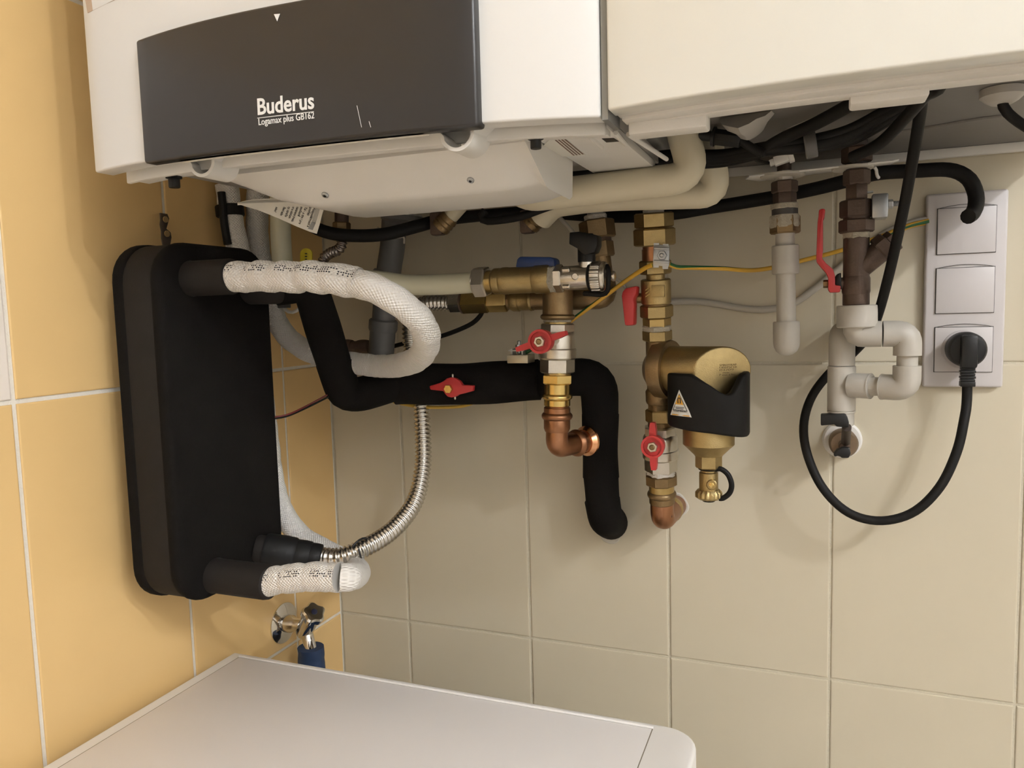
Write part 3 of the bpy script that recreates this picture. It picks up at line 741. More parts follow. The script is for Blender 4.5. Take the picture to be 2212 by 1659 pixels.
MB().tube(resample(catmull([a_ + Vector((.001, -.003, .012)), a_ + Vector((.004, -.006, .006)), a_ + Vector((.004, -.008, -.006)), a_ + Vector((.003, -.008, -.016)), a_ + Vector((-.004, -.006, -.020)), a_ + Vector((-.016, -.004, -.019)), a_ + Vector((-.026, -.002, -.018))], 5), .002), .0028, 10).build('cap_strap', RUBBER, dc)
MB().cyl(a_, axH.at(u=1327), 9 * kk).build('cap_screw', NICK, dc)
MB().cyl(axH.at(u=1322), axH.at(u=1329), 11 * kk).build('cap_screw_head', NICK, dc)
s0 = axH.at(u=1268); s0 = Vector((s0.x, yr, s0.z))
MB().cyl(s0 + Z3 * .008, s0 + Z3 * 34 * kk, 17 * kk).build('stem_neck', NICK, dc)
t_ = proj(s0)
kn = MB().lathe(s0 + Z3 * 33 * kk, s0 + Z3 * 92 * kk, [(0, 19 * kk), (.5, 19 * kk), (.55, 17 * kk), (.9, 17 * kk), (1, 15 * kk)], 20)
kn.build('knob', BLACK, dc)
hbm = MB(); plate_px(hbm, [(1230, 502), (1252, 500), (1290, 508), (1290, 530), (1284, 545), (1262, 552), (1246, 536), (1229, 527)], yr - .010, .02).build('knob_lever', BLACK, dc, bevel=.001)

# union under the boiler, behind the knob
axU = Axis(py(1285, 455, -.105), py(1299, 570, -.105))
un = thing('boiler_union', 'dark brass union with white thread tape under the cream tubes', 'pipe fitting', axU.at(v=500))
seg(un, 'nipple', axU, 438, 470, 34, 'hex', ZINC)
seg(un, 'thread_tape', axU, 464, 479, 50, 'rough', TEFLON)
seg(un, 'union_nut', axU, 476, 516, 74, 'hex', BRASSD)
seg(un, 'neck', axU, 514, 526, 56, 'cyl', BROWN)
seg(un, 'lower_nut', axU, 522, 556, 60, 'hex', BRASSD)
seg(un, 'pipe', axU, 554, 640, 44, 'cyl', BRASSD)
# level run behind: steel hose adapter, brass valve body, elbow to the union
yb = -.098
axB = Axis(py(1000, 653, yb), py(1000, 653, yb) + X3 * .3)
ad = thing('hose_adapter', 'bright yellow brass adapter on the end of the steel hose', 'pipe fitting', axB.at(u=1030))
seg(ad, 'hose_nut', axB, 972, 1000, 42, 'hex', STEEL, by='u', rot=.2)
seg(ad, 'clip', axB, 998, 1003, 50, 'cyl', BROWN, by='u')
seg(ad, 'body', axB, 1001, 1058, 50, 'hex', GOLD, by='u', rot=.2)
seg(ad, 'nut', axB, 1056, 1098, 46, 'hex', BRASS, by='u', rot=.4)
el = thing('brass_valve_body', 'dull brass valve body and elbow behind the blue-handled valve', 'valve', axB.at(u=1150))
seg(el, 'end', axB, 1097, 1106, 38, 'cyl', BRASSD, by='u')
seg(el, 'body', axB, 1104, 1152, 48, 'prof', BRASSC, by='u', prof=[(0, .88), (.12, 1), (.38, 1), (.42, .93), (.85, .93), (.9, 1), (1, .95)])
seg(el, 'barrel', axB, 1150, 1240, 44, 'cyl', BRASSD, by='u')
e1 = axU.at(v=632)
P = resample(fillet([axB.at(u=1235), Vector((e1.x, yb, axB.at(u=1285).z)), axU.at(v=600)], .022, 8), .004)
MB().tube(P, 25 * mpp(e1), 22).build('elbow', BRASSD, el)

# ================================================================== RIGHT COLUMN
axR = Axis(py(1412, 455, -.118), py(1429, 1050, -.078))
ru = thing('boiler_union', 'pair of large dull brass union nuts above the earth clamp', 'pipe fitting', axR.at(v=530))
seg(ru, 'nipple', axR, 432, 458, 36, 'hex', ZINC)
seg(ru, 'thread_tape', axR, 453, 461, 46, 'rough', TEFLON)
seg(ru, 'upper_nut', axR, 459, 492, 81, 'hex', BRASSC)
seg(ru, 'lower_nut', axR, 493, 531, 86, 'hex', BRASSC)
seg(ru, 'copper_pipe', axR, 529, 566, 52, 'cyl', COPPER)
cl = thing('earth_clamp', 'zinc earthing clamp with hex screw on the copper pipe', 'clamp', py(1430, 560, -.15))
yc = -.146
plate_px(MB(), [(1412, 527), (1446, 530), (1445, 576), (1410, 573)], yc, .003).build('clamp_plate', ZINC, cl, bevel=.0006)
for (vt, vb) in ((533, 538), (561, 567)): plate_px(MB(), [(1412, vt), (1446, vt + 2), (1446, vb + 2), (1412, vb)], yc - .002, .004).build('plate_rib', ZINC, cl, bevel=.0008)
for (u, v) in ((1417, 574), (1437, 577), (1418, 528), (1438, 530)): plate_px(MB(), [(u - 6, v - 3), (u + 6, v - 3), (u + 6, v + 4), (u - 6, v + 4)], yc, .002).build('plate_tab', ZINC, cl)
c = py(1431, 552, yc); kk = mpp(c)
MB().hexn(c - Y3 * .004, c + Y3 * .001, 10.5 * kk, ref=Z3).build('clamp_screw', ZINC, cl); MB().cyl(c - Y3 * .006, c, 5 * kk, 14).build('screw_end', ZINC, cl)
MB().lathe(axR.at(v=538), axR.at(v=562), [(0, 29 * kk), (1, 29 * kk)], 28).build('clamp_band', COPPER, cl)
v3 = thing('isolating_valve', 'dull brass isolating valve with a red lever hanging down', 'valve', axR.at(v=630))
seg(v3, 'upper_nut', axR, 562, 592, 66, 'hex', BRASSC)
seg(v3, 'neck', axR, 590, 606, 40, 'cyl', BRASSC)
seg(v3, 'body', axR, 603, 656, 64, 'cyl', BRASSC)
c = axR.at(v=630); kk = mpp(c)
MB().box((c.x - 3 * kk, c.y - 35 * kk, c.z - 12 * kk), (c.x + 24 * kk, c.y - 25 * kk, c.z + 13 * kk)).build('name_panel', BRASSC, v3, bevel=.0006)
for j in range(3):
    p0 = c + Vector((-16 * kk + 0 * j, -32.5 * kk, (-11 + 7 * j) * kk)); p1 = p0 + Vector((9 * kk, -.2 * kk, 5 * kk))
    MB().tube([p0, p1], .0007, 6).build('cast_mark', BRASS, v3)
seg(v3, 'neck', axR, 655, 660, 58, 'cyl', BRASSD)
seg(v3, 'lower_nut', axR, 658, 686, 68, 'hex', BRASSC)
cs = axR.at(v=643)
MB().lathe(cs - X3 * 22 * kk, cs - X3 * 46 * kk, [(0, 16 * kk), (.35, 14 * kk), (.4, 11 * kk), (1, 11 * kk)], 20).build('stem_boss', BRASSC, v3)
plate_px(MB(), [(1342, 640), (1344, 629), (1352, 622), (1376, 617), (1374, 635), (1368, 646), (1370, 656), (1369, 703), (1349, 704), (1345, 665)], -.128, .018).build('lever_handle', RED, v3, bevel=.0025)
# magnetic filter
mf = thing('magnetic_filter', 'brass magnetic dirt filter with black magnet belt and drain', 'filter', axR.at(v=800))
seg(mf, 'inlet_nipple', axR, 685, 706, 58, 'hex', BRASS)
seg(mf, 'hemp_packing', axR, 702, 714, 61, 'rough', HEMP)
seg(mf, 'inlet_hex', axR, 712, 736, 61, 'hex', BRASSC)
seg(mf, 'body', axR, 734, 842, 50, 'cyl', BRASSD)
seg(mf, 'outlet_collar', axR, 838, 870, 57, 'prof', BRASSD, prof=[(0, .85), (.2, 1), (.85, 1), (1, .94)])
seg(mf, 'outlet_neck', axR, 868, 886, 47, 'rough', BRASSD)
seg(mf, 'outlet_nut', axR, 883, 911, 58, 'hex', BRASSC)
pc = axR.at(v=797); dF = Vector((.95, -.31, 0)).normalized(); sF = Vector((dF.y, -dF.x, 0)); kk = mpp(pc); RF = 50 * kk
nF = Vector((.55, -.83, 0)).normalized()
MB().lathe(pc - dF * .012, pc + dF * .018, [(0, .62 * RF), (.3, 1.0 * RF), (.45, 1.24 * RF), (.9, 1.26 * RF), (1, 1.22 * RF)], 48, rad=lambda an: 1 + .006 * math.sin(an * 40)).build('union_ring', BRASSD, mf)
axF = Axis(pc, pc + dF * .1); E0 = axF.at(u=1563); nseg = 40; vs = []
for st_ in (0, 1):
    for k in range(nseg):
        an = 2 * math.pi * k / nseg; off = (sF * math.cos(an) + Z3 * math.sin(an)) * RF
        if st_ == 0: vs.append(pc + dF * .012 + off)
        else: vs.append(E0 + off - dF * (off.dot(nF) / dF.dot(nF)))
fs = [(k, (k + 1) % nseg, nseg + (k + 1) % nseg, nseg + k) for k in range(nseg)] + [tuple(range(nseg)), tuple(nseg + k for k in reversed(range(nseg)))]
mb = MB(); mb.add(vs, fs); chmb = mb.build('filter_chamber', BRASSC, mf, bevel=.0025, bseg=3, angle=50)
# stamped print on the slanted face
tx = Vector((-nF.y, nF.x, 0)); fo = E0 + nF * .0003
def face_pt(u, v):
    d = ray(u, v); return CAM + d * ((fo - CAM).dot(nF) / d.dot(nF))
STAMP = M('stamp_grey', (.20, .145, .07), .6, .6)
for i, (txt, wd) in enumerate((('SPIROTRAP', 36), ('UE075F10', 36), ('01/09', 30), ('max', 14), ('P max 6 bar', 34))):
    text_mesh('stamped_text', txt, face_pt(1554 if i != 3 else 1561, 791 + 5.2 * i), tx, Z3, .0030, STAMP, chmb, width=wd * kk * 1.05)
# canister, belt and drain hang below
Qc = axF.at(u=1530); axK = Axis(Vector((Qc.x, Qc.y, Qc.z)), Vector((Qc.x, Qc.y, Qc.z - .2)))
seg(mf, 'canister', axK, 858, 984, 109, 'prof', BRASSC, prof=[(0, .9), (.3, 1), (.80, 1), (.985, .56), (1, .55)], nseg=40)
seg(mf, 'drain_hex', axK, 982, 1011, 54, 'hex', BRASSC)
seg(mf, 'seal_ring', axK, 1008, 1015, 44, 'ring', RUBBER)
seg(mf, 'drain_body', axK, 1013, 1059, 40, 'prof', BRASSC, prof=[(0, .85), (.12, .85), (.16, 1), (1, 1)])
c = axK.at(v=1042) + Vector((9 * kk, -10 * kk, 0)); MB().cyl(c, c - Y3 * 14 * kk, 11 * kk).build('drain_boss', BRASSC, mf)
MB().hexn(c - Y3 * 13 * kk, c - Y3 * 16 * kk, 6 * kk, ref=Z3).build('drain_screw', GOLD, mf)
a_, b_ = axK.at(v=1057), axK.at(v=1078); MB().lathe(a_, b_, [(0, 22 * kk), (.3, 27 * kk), (.75, 27 * kk), (1, 20 * kk)], 64, rad=lambda an: 1 + .03 * (1 if math.sin(an * 16) > 0 else -1)).build('drain_cap', BRASSC, mf)
seg(mf, 'cap_plug', axK, 1077, 1083, 27, 'cyl', BLACK)
c = axK.at(v=1042); K_ = lambda dx, dz: c + Vector((dx * kk, -.004, dz * kk))
MB().tube(resample(catmull([K_(14, 30), K_(26, 31), K_(40, 20), K_(47, 0), K_(43, -18), K_(30, -30), K_(22, -31)], 5), .002), .0031, 10).build('cap_strap', RUBBER, mf)
# belt
zt, zbL, zbR = axK.at(v=803).z, axK.at(v=917).z, axK.at(v=938).z; rx, ry = 82 * kk, 66 * kk
vs = []; n = 64
for k in range(n):
    an = 2 * math.pi * k / n; ca, sa = math.cos(an), math.sin(an)
    sg = lambda x_, p_: math.copysign(abs(x_) ** p_, x_)
    p_ = Vector((Qc.x + rx * sg(ca, .75), Qc.y + ry * sg(sa, .75), 0)); pin = Vector((Qc.x + (rx - .009) * sg(ca, .8), Qc.y + (ry - .009) * sg(sa, .8), 0))
    t_ = (ca + 1) / 2
    dd_ = (ca - .50) / (.80 if ca < .5 else .46)
    top = zt - (.0225 * (.5 + .5 * math.cos(math.pi * max(-1, min(1, dd_)))) ** .8 if sa < .3 else 0)
    bot = zbL + (zbR - zbL) * (t_ ** 1.3)
    vs += [p_ + Z3 * bot, p_ + Z3 * top, pin + Z3 * top, pin + Z3 * bot]
fs = []
for k in range(n):
    a, b = 4 * k, 4 * ((k + 1) % n)
    for j in range(4): fs.append((a + j, a + (j + 1) % 4, b + (j + 1) % 4, b + j))
mb = MB(); mb.add(vs, fs); belt = mb.build('magnet_belt', RUBBER, mf, bevel=.003, bseg=3, angle=50)
def on_belt(u, v, lift=.0006):
    d = ray(u, v); t = (Qc.y - .12 - CAM.y) / d.y
    for _ in range(400):
        P = CAM + d * t; qx, qy = (P.x - Qc.x) / (rx + lift), (P.y - Qc.y) / (ry + lift)
        if abs(qx) ** (1 / .375) + abs(qy) ** (1 / .375) <= 1 and P.y < Qc.y: break
        t += .0004
    return P
def belt_poly(name, pts, mat, lift, par):
    P = [on_belt(u, v, lift) for u, v in pts]; return MB().prism(P, Vector((0, .0004, 0))).build(name, mat, par, smooth=False)
sk = belt_poly('warning_sticker', [(1467, 842), (1473, 855), (1480, 870), (1487, 884), (1494, 902), (1490, 901), (1470, 899), (1448, 896), (1455, 875), (1461, 858)], PRINT, .0009, belt)
belt_poly('sticker_border', [(1467, 850), (1485, 889), (1453, 885)], INK, .0014, sk); belt_poly('sticker_field', [(1467, 853), (1483, 887.5), (1455, 884)], PRINT, .0018, sk)
belt_poly('magnet_field', [(1467, 852), (1476.5, 875), (1458, 873)], ORANGE, .0022, sk)
hs = [on_belt(u, v, .0026) for u, v in ((1464.5, 871), (1464, 864), (1465, 860.5), (1467, 859.5), (1469, 861), (1469.8, 864.5), (1469.5, 871.5))]
MB().tube(catmull(hs, 3), .0005, 6).build('magnet_icon', INK, sk)
ta, tb = on_belt(1454, 888.5, .0022), on_belt(1483, 891.5, .0022)
text_mesh('sticker_text', 'PATENT PENDING', ta, tb - ta, Z3, .0024, INK, sk, width=(tb - ta).length)
for (u0, v0, u1, v1) in ((1459, 879, 1478, 881), (1460, 882, 1476, 884)):
    ta, tb = on_belt(u0, v0, .0022), on_belt(u1, v1, .0022); MB().tube([ta, tb], .0003, 4).build('text_line', INK, sk)
ta, tb = on_belt(1452, 895, .0016), on_belt(1489, 899, .0016); MB().tube([ta, tb], .0006, 4).build('text_line', ORANGE, sk)
# lower ball valve and copper elbow into the wall
bv2 = thing('ball_valve', 'nickel ball valve with an upright red butterfly handle', 'valve', axR.at(v=1015))
seg(bv2, 'thread', axR, 908, 924, 50, 'cyl', BRASSD)
seg(bv2, 'upper_hex', axR, 920, 940, 67, 'oct', NICK)
seg(bv2, 'body', axR, 937, 970, 74, 'prof', NICK, prof=[(0, .86), (.15, .97), (.3, 1), (1, 1)])
seg(bv2, 'body_ring', axR, 968, 990, 77, 'prof', NICK, prof=[(0, .95), (.1, 1), (.85, 1), (1, .92)])
seg(bv2, 'lower_hex', axR, 988, 1018, 67, 'hex', NICK)
cx = axR.at(v=966).x; ch = px(1409, 966, cx + .001); kk = mpp(ch)
MB().cyl(ch + Y3 * .012, Vector((ch.x, -.11, ch.z)), 12 * kk).build('stem_boss', NICK, bv2)
cup_handle(bv2, ch, 25 * kk, math.radians(91), 52 * kk, 14 * kk)
ce2 = thing('copper_elbow', 'aged copper press elbow entering the cream wall below the filter', 'pipe', axR.at(v=1100))
seg(ce2, 'thread_tape', axR, 1014, 1026, 61, 'rough', TEFLON)
seg(ce2, 'union_nut', axR, 1023, 1046, 69, 'oct', BRASSD)
seg(ce2, 'body', axR, 1044, 1063, 54, 'cyl', BRASS)
seg(ce2, 'press_bead', axR, 1060, 1074, 62, 'ring', BRASSD)
seg(ce2, 'collar', axR, 1072, 1087, 54, 'cyl', BRASSD)
e0 = axR.at(v=1084); ec = axR.at(v=1122); r_ = 25 * mpp(ec)
MB().tube(resample(fillet([e0, ec, Vector((ec.x + .004, .001, ec.z))], .045, 12), .003), r_, 26).build('bend', COPPER, ce2)
wp_ = Vector((ec.x + .0015, -.03, ec.z)); MB().lathe(wp_, wp_ + Y3 * .014, [(0, r_ * 1.04), (.2, r_ * 1.12), (1, r_ * 1.1)], 24).build('socket_band', BRASS, ce2)
MB().lathe(Vector((ec.x + .004, .001, ec.z)), Vector((ec.x + .004, -.0015, ec.z)), [(0, r_ * 1.2), (.6, r_ * 1.19), (1, r_ * 1.1)], 24, rad=lambda an: 1 + .05 * math.sin(4 * an)).build('plaster_ring', PLASTER, wall_back)
b_ = Vector((ec.x, ec.y, axR.at(v=1103).z)); q = [b_ + Vector((.0085, -.0105, .004)), b_ + Vector((.0125, -.006, .004)), b_ + Vector((.0125, -.006, -.006)), b_ + Vector((.0085, -.0105, -.006))]
MB().prism(q, Vector((.0006, -.0008, 0))).build('ink_stamp', INK, ce2, smooth=False)

# ================================================================== STEEL HOSES
def corrugated(mb, pts, r, pitch, amp, step=6, seg=20):
    P = resample(catmull(pts, 12), pitch / step)
    return mb.tube(P, lambda i, L: r + amp * math.cos(2 * math.pi * L / pitch), seg)
Pq = px(562, 1186, HX1)
ho = thing('corrugated_hose', 'corrugated stainless hose rising from the bottom black connector', 'hose', Pq)
hp = [k_(690, 1203, -.268), k_(735, 1203, -.262), k_(790, 1182, -.235), k_(850, 1143, -.19), k_(895, 1085, -.145), k_(913, 1010, -.115), k_(913, 930, -.1), k_(908, 860, -.09), k_(893, 780, -.085), k_(886, 715, -.087), k_(897, 672, -.093), k_(925, 655, -.097), axB.at(u=976)]
corrugated(MB(), hp, .0103, .0056, .00125).build('steel_hose', STEEL, ho, angle=80)
ax1 = Axis(Pq, k_(696, 1205, -.268))
for (a, b, wd, nm, mt) in ((552, 585, 60, 'port_sleeve', FOAM2), (572, 640, 72, 'rubber_connector', TAPE), (636, 672, 64, 'tape_wrap', TAPE), (668, 694, 58, 'hose_collar', TAPE)):
    A_, B_ = ax1.at(u=a), ax1.at(u=b); r_ = wd / 2 * mpp(A_)
    MB().lathe(A_, B_, [(0, r_ * .94), (.1, r_), (.6, r_ * 1.01), (.93, r_ * .97), (1, r_ * .9)], 26, rad=lambda an: 1 + .012 * math.sin(an * 3)).build(nm, mt, ho)
tie = thing('cable_tie', 'black cable tie round the steel hose and white wrap', 'cable tie', k_(778, 1190, -.245))
c = k_(776, 1189, -.243); r_ = .0150; pts = []
for k in range(20):
    an = 2 * math.pi * k / 20; pts.append(c + Vector((.004 * math.cos(an) + .35 * r_ * math.sin(an), r_ * 1.0 * math.cos(an), r_ * math.sin(an))))
mb = MB(); mb.tube(pts + [pts[0]], .0013, 8, caps=False).build('loop', BLACK, tie)
MB().tube([c + Vector((.007, -.012, .006)), c + Vector((.012, -.014, -.006)), c + Vector((.010, -.014, -.022))], .0011, 8).build('tail', BLACK, tie)
h2 = thing('corrugated_hose', 'short dark corrugated hose bent under the boiler beside the grey drain', 'hose', k_(735, 490, -.17))
corrugated(MB(), [k_(738, 495, -.17), k_(739, 520, -.17), k_(733, 538, -.17), k_(715, 546, -.17), k_(700, 558, -.17), k_(698, 580, -.17), k_(699, 640, -.17)], .0062, .0042, .0009).build('steel_hose', M('dark_steel', (.36, .32, .30), .3, 1.0, .1), h2, angle=80)
axS = Axis(k_(738, 470, -.17), k_(738, 510, -.17))
seg(h2, 'hose_nut', axS, 480, 500, 37, 'hex', BRASSD); seg(h2, 'nipple', axS, 455, 482, 30, 'cyl', BROWN)

# ================================================================== GREY DRAIN
gd = thing('drain_pipe', 'grey plastic drain pipe with funnel and sockets behind the white loop', 'pipe', k_(825, 800, -.11))
axG = Axis(k_(845, 480, -.115), k_(822, 760, -.105))
g0 = [k_(852, 470, -.115), k_(848, 530, -.115), k_(842, 570, -.113), k_(838, 600, -.112)]
MB().tube(resample(catmull(g0, 6), .006), 27 * mpp(g0[0]), 26).build('upper_bend', GREYP, gd)
axG2 = Axis(k_(838, 560, -.112), k_(822, 780, -.108))
seg(gd, 'upper_socket', axG2, 582, 606, 62, 'prof', GREYP, prof=[(0, .88), (.25, 1), (.8, 1), (1, .9)])
seg(gd, 'pipe', axG2, 600, 700, 50, 'cyl', GREYP)
seg(gd, 'lower_socket', axG2, 690, 716, 62, 'prof', GREYP, prof=[(0, .9), (.12, 1), (.8, 1), (1, .93)])
seg(gd, 'lower_pipe', axG2, 712, 800, 55, 'cyl', GREYP)
axG3 = Axis(k_(870, 465, -.118), k_(868, 490, -.118))
seg(gd, 'rim', axG3, 466, 484, 96, 'prof', GREYP, prof=[(0, 1), (.6, .96), (1, .55)])
seg(gd, 'funnel', axG3, 462, 479, 84, 'prof', WPL, prof=[(0, 1), (.5, .96), (1, .6)])
pts = [k_(816, 492, -.15), k_(822, 497, -.152), k_(840, 508, -.152), k_(858, 513, -.148), k_(872, 512, -.14), k_(873, 526, -.137)]
MB().tube(resample(catmull(pts, 5), .003), .0014, 8).build('cable_tie', GREYC, gd)

# pipe clip and tag by the left corner
pcz = px(636, 655, .012)
clp = thing('pipe_clip', 'small grey wall clip with a white ring beside the yellow tiles', 'clip', pcz)
cc = k_(632, 648, -.175); pts = [cc + Vector((.016 * math.cos(a * .4), .003 * math.sin(a * .4), .016 * math.sin(a * .4))) for a in range(17)]
MB().tube(pts, .0022, 8).build('ring', WPL, clp)
MB().obox(k_(606, 659, -.176), (X3, Y3, Z3), (.012, .006, .004)).build('base', GREYP, clp, bevel=.001)
tg = thing('tag', 'yellow plastic tag hanging above the black pipe', 'tag', k_(661, 575, -.19))
pts = []
for cz, a0 in ((548, 0), (582, 180)):
    for k in range(9):
        an = math.radians(a0 + 180 * k / 8); pts.append(k_(661 + 13 * math.cos(an), cz - 12 * math.sin(an), -.19))
tb = MB().prism(pts, Y3 * .0015).build('tag_plate', YTAG, tg, bevel=.0004)
for i, v in enumerate((548, 554, 560)):
    p0, p1 = k_(659, v, -.1905), k_(663, v, -.1905); MB().tube([p0, p1], .0007, 5).build('print_mark', INK, tg)
p0, p1 = k_(656, 580, -.1906), k_(669, 580, -.1906); text_mesh('print_text', 'CSI', p0, p1 - p0, Z3, .0055, INK, tg)

# brown fittings half hidden between the black pipe and the grey drain
bf = thing('brown_coupling', 'brown oxidised pipe coupling between black pipe and grey drain', 'pipe fitting', k_(765, 750, -.09))
axO = Axis(k_(735, 750, -.092), k_(735, 750, -.092) + X3 * .1)
seg(bf, 'collar', axO, 736, 762, 34, 'ring', BROWN, by='u'); seg(bf, 'neck', axO, 755, 776, 26, 'cyl', BROWN, by='u'); seg(bf, 'collar', axO, 772, 798, 32, 'ring', BROWN, by='u')

# ================================================================== UNDER-BOILER TUBES AND CABLES
def cable(name, label, pts, r, mat, cat='cable', step=.006, n=8, seg_=12, group=None):
    return tag(MB().tube(resample(catmull(pts, n), step), r, seg_).build(name, mat, angle=70), label, cat, group)
ta_ = MB().tube(resample(fillet([k_(1105, 429, -.245) + Vector((-.012, .01, .045)), k_(1120, 428, -.245), k_(1300, 407, -.245), k_(1502, 382, -.245), k_(1470, 270, -.248), k_(1462, 190, -.25)], [.025, .05, .036, .03], 12), .005), .0152, 28).build('flow_tube', CREAM)
tag(ta_, 'thick cream tube bending up in front under the tank cabinet', 'tube')
tb_ = MB().tube(resample(fillet([k_(1168, 470, -.15), k_(1195, 441, -.16), k_(1300, 426, -.17), k_(1548, 418, -.175), k_(1535, 340, -.18), k_(1525, 290, -.18)], [.02, .03, .04, .02], 12), .005), .0150, 28).build('return_tube', CREAM)
tag(tb_, 'thick cream tube bending up behind the front cream tube', 'tube')
def connector(label, u, v, y):
    t = thing('hose_connector', label, 'hose connector', k_(u, v, y)); c = k_(u, v, y); kk = mpp(c); d = Vector((.75, 0, .66)).normalized()
    MB().box((c.x - 26 * kk, c.y - 13 * kk, c.z - 22 * kk), (c.x + 4 * kk, c.y + 13 * kk, c.z + 28 * kk)).build('elbow', BROWN, t, bevel=.003)
    p0 = c - d * 8 * kk
    MB().lathe(p0, p0 + d * 34 * kk, [(0, 21 * kk), (.2, 22 * kk), (.3, 20.5 * kk), (.4, 22 * kk), (.6, 20.5 * kk), (.7, 22 * kk), (1, 19 * kk)], 24).build('threaded_ring', BRASSD, t)
    MB().cyl(p0 + d * 30 * kk, p0 + d * 70 * kk, 17 * kk).build('tube_end', CREAM, t); return t
connector('dark brass hose connector left of the looped black cable', 956, 486, -.16)
connector('dark brass hose connector beneath the cream return tube', 1150, 482, -.135)
cable('condensate_hose', 'thick black hose running along the wall to an open end by the socket',
      [k_(640, 470, -.215), k_(700, 500, -.21), k_(760, 509, -.20), k_(830, 506, -.19), k_(900, 489, -.17), k_(960, 474, -.13), k_(1060, 464, -.07), k_(1160, 458, -.05), k_(1250, 464, -.045), k_(1345, 468, -.042), k_(1450, 462, -.042), k_(1530, 449, -.042), k_(1660, 428, -.042), k_(1760, 408, -.042), k_(1840, 388, -.042), k_(1900, 374, -.044), k_(1980, 369, -.046), k_(2050, 367, -.048), k_(2090, 384, -.05), k_(2107, 416, -.053), k_(2108, 444, -.058), k_(2100, 462, -.066), k_(2091, 468, -.074)],
      .0078, RUBBER, 'hose')
cable('control_cable', 'looped black cable below the electronics cover', [k_(1048, 455, -.2), k_(1040, 468, -.2), k_(1050, 477, -.2), k_(1090, 474, -.2), k_(1130, 466, -.2), k_(1180, 448, -.2), k_(1230, 432, -.2)], .0046, RUBBER)
cable('sensor_cable', 'black cable curling from the bright brass adapter behind the white loop', [k_(1046, 664, -.085), k_(1035, 685, -.08), k_(1010, 704, -.075), k_(950, 727, -.07), k_(890, 738, -.06), k_(850, 748, -.05)], .0031, RUBBER)
cable('thin_wire', 'thin red wire leaving the heat exchanger below the black elbow', [k_(585, 902, -.262), k_(620, 896, -.25), k_(660, 878, -.225), k_(720, 846, -.20)], .0011, M('dark_red_wire', (.12, .01, .01), .5))
cable('thin_wire', 'thin black wire leaving the heat exchanger below the black elbow', [k_(585, 905, -.262), k_(620, 899, -.25), k_(660, 882, -.225), k_(722, 851, -.20)], .0012, RUBBER)
cable('capillary_tube', 'thin grey tube slanting from the cream tubes to the black knob', [k_(1198, 458, -.12), k_(1225, 487, -.13), k_(1243, 508, -.14)], .0024, GREYC, 'tube')
cable('capillary_tube', 'thin grey tube end between the red lever and the drain cock', [k_(1325, 600, -.10), k_(1340, 608, -.10), k_(1352, 622, -.10)], .002, GREYC, 'tube')
# black wire bundle crossing the dark space
bund = [(1100, 392), (1200, 378), (1300, 362), (1400, 350), (1460, 338), (1560, 336), (1660, 322), (1745, 314), (1830, 292), (1900, 252), (1970, 212), (2040, 182)]
offs = ((0, 0, 0), (2, 9, .004), (-3, -8, -.003), (4, 15, .008))
labs = ('thick black wire bundle sagging across the dark tank base', 'black wire lowest in the sagging bundle', 'black wire uppermost in the sagging bundle', 'thin black wire looped beside the sagging bundle')
for (du, dv, dy), lb, rr in zip(offs, labs, (.0062, .0045, .0042, .003)):
    pts = [k_(u + du, v + dv * (1 + .5 * math.sin(i * 1.3 + dv)), -.212 - .03 * (u > 1640) + dy) for i, (u, v) in enumerate(bund)]
    pts = [pts[0] + Vector((-.01, .01, .02))] + pts + [Vector((pts[-1].x + .006, pts[-1].y - .006, 1.442))]
    cable('control_wire', lb, pts, rr, RUBBER)
tag(MB().lathe(k_(1738, 316, -.25), k_(1764, 310, -.25), [(0, .011), (.1, .0118), (.9, .0118), (1, .011)], 16).build('cable_sleeve', GREYP), 'grey sleeve clipped round the sagging wire bundle', 'sleeve')
cable('power_lead', 'black lead climbing from the white wall towards the tank tray', [k_(1640, 330, -.24), k_(1690, 300, -.25), k_(1760, 268, -.27), k_(1840, 225, -.3), k_(1872, 208, -.315), Vector((k_(1885, 195, -.33).x, -.335, 1.442))], .0058, RUBBER)
cable('sensor_lead', 'black lead crossing diagonally below the tank tray ledge', [k_(1840, 340, -.22), k_(1900, 310, -.24), k_(1960, 250, -.28), k_(2000, 205, -.33), k_(2030, 186, -.35), Vector((k_(2050, 170, -.37).x, -.37, 1.442))], .0052, RUBBER)
cable('grey_tube', 'grey metal tube slanting up into the dark tank base', [k_(1690, 305, -.2), k_(1712, 280, -.2), k_(1745, 255, -.22), k_(1790, 232, -.25)], .0062, GREYC, 'tube')
bag = MB().lathe(k_(1612, 235, -.27), k_(1622, 296, -.25), [(0, .026), (.3, .022), (.6, .014), (.85, .010), (1, .004)], 20, rad=lambda an: 1 + .12 * math.sin(an * 3) + .06 * math.sin(an * 7)).build('plastic_boot', M('milky_plastic', (.42, .40, .37), .35))
tag(bag, 'crumpled milky plastic boot hanging from the tank base', 'cap')
cn = thing('black_plug_connector', 'black ribbed plug connector beside the front cream tube', 'connector', k_(1560, 298, -.25))
a_ = Axis(k_(1512, 292, -.25), k_(1600, 302, -.25))
seg(cn, 'plug', a_, 1510, 1550, 22, 'cyl', BLACK, by='u'); seg(cn, 'housing', a_, 1540, 1600, 36, 'oct', BLACK, by='u'); seg(cn, 'flange', a_, 1538, 1546, 42, 'cyl', BLACK, by='u')
cable('plug_lead', 'black lead from the ribbed plug connector to the wire bundle', [k_(1598, 302, -.25), k_(1625, 320, -.25), k_(1650, 332, -.25)], .004, RUBBER)
wc = thing('white_connector', 'small white wire connector above the grey plastic pipe', 'connector', k_(1690, 343, -.13))
d = (k_(1712, 335, -.13) - k_(1665, 352, -.13)); L_ = d.length; d.normalize(); n2 = Vector((-d.z, 0, d.x))
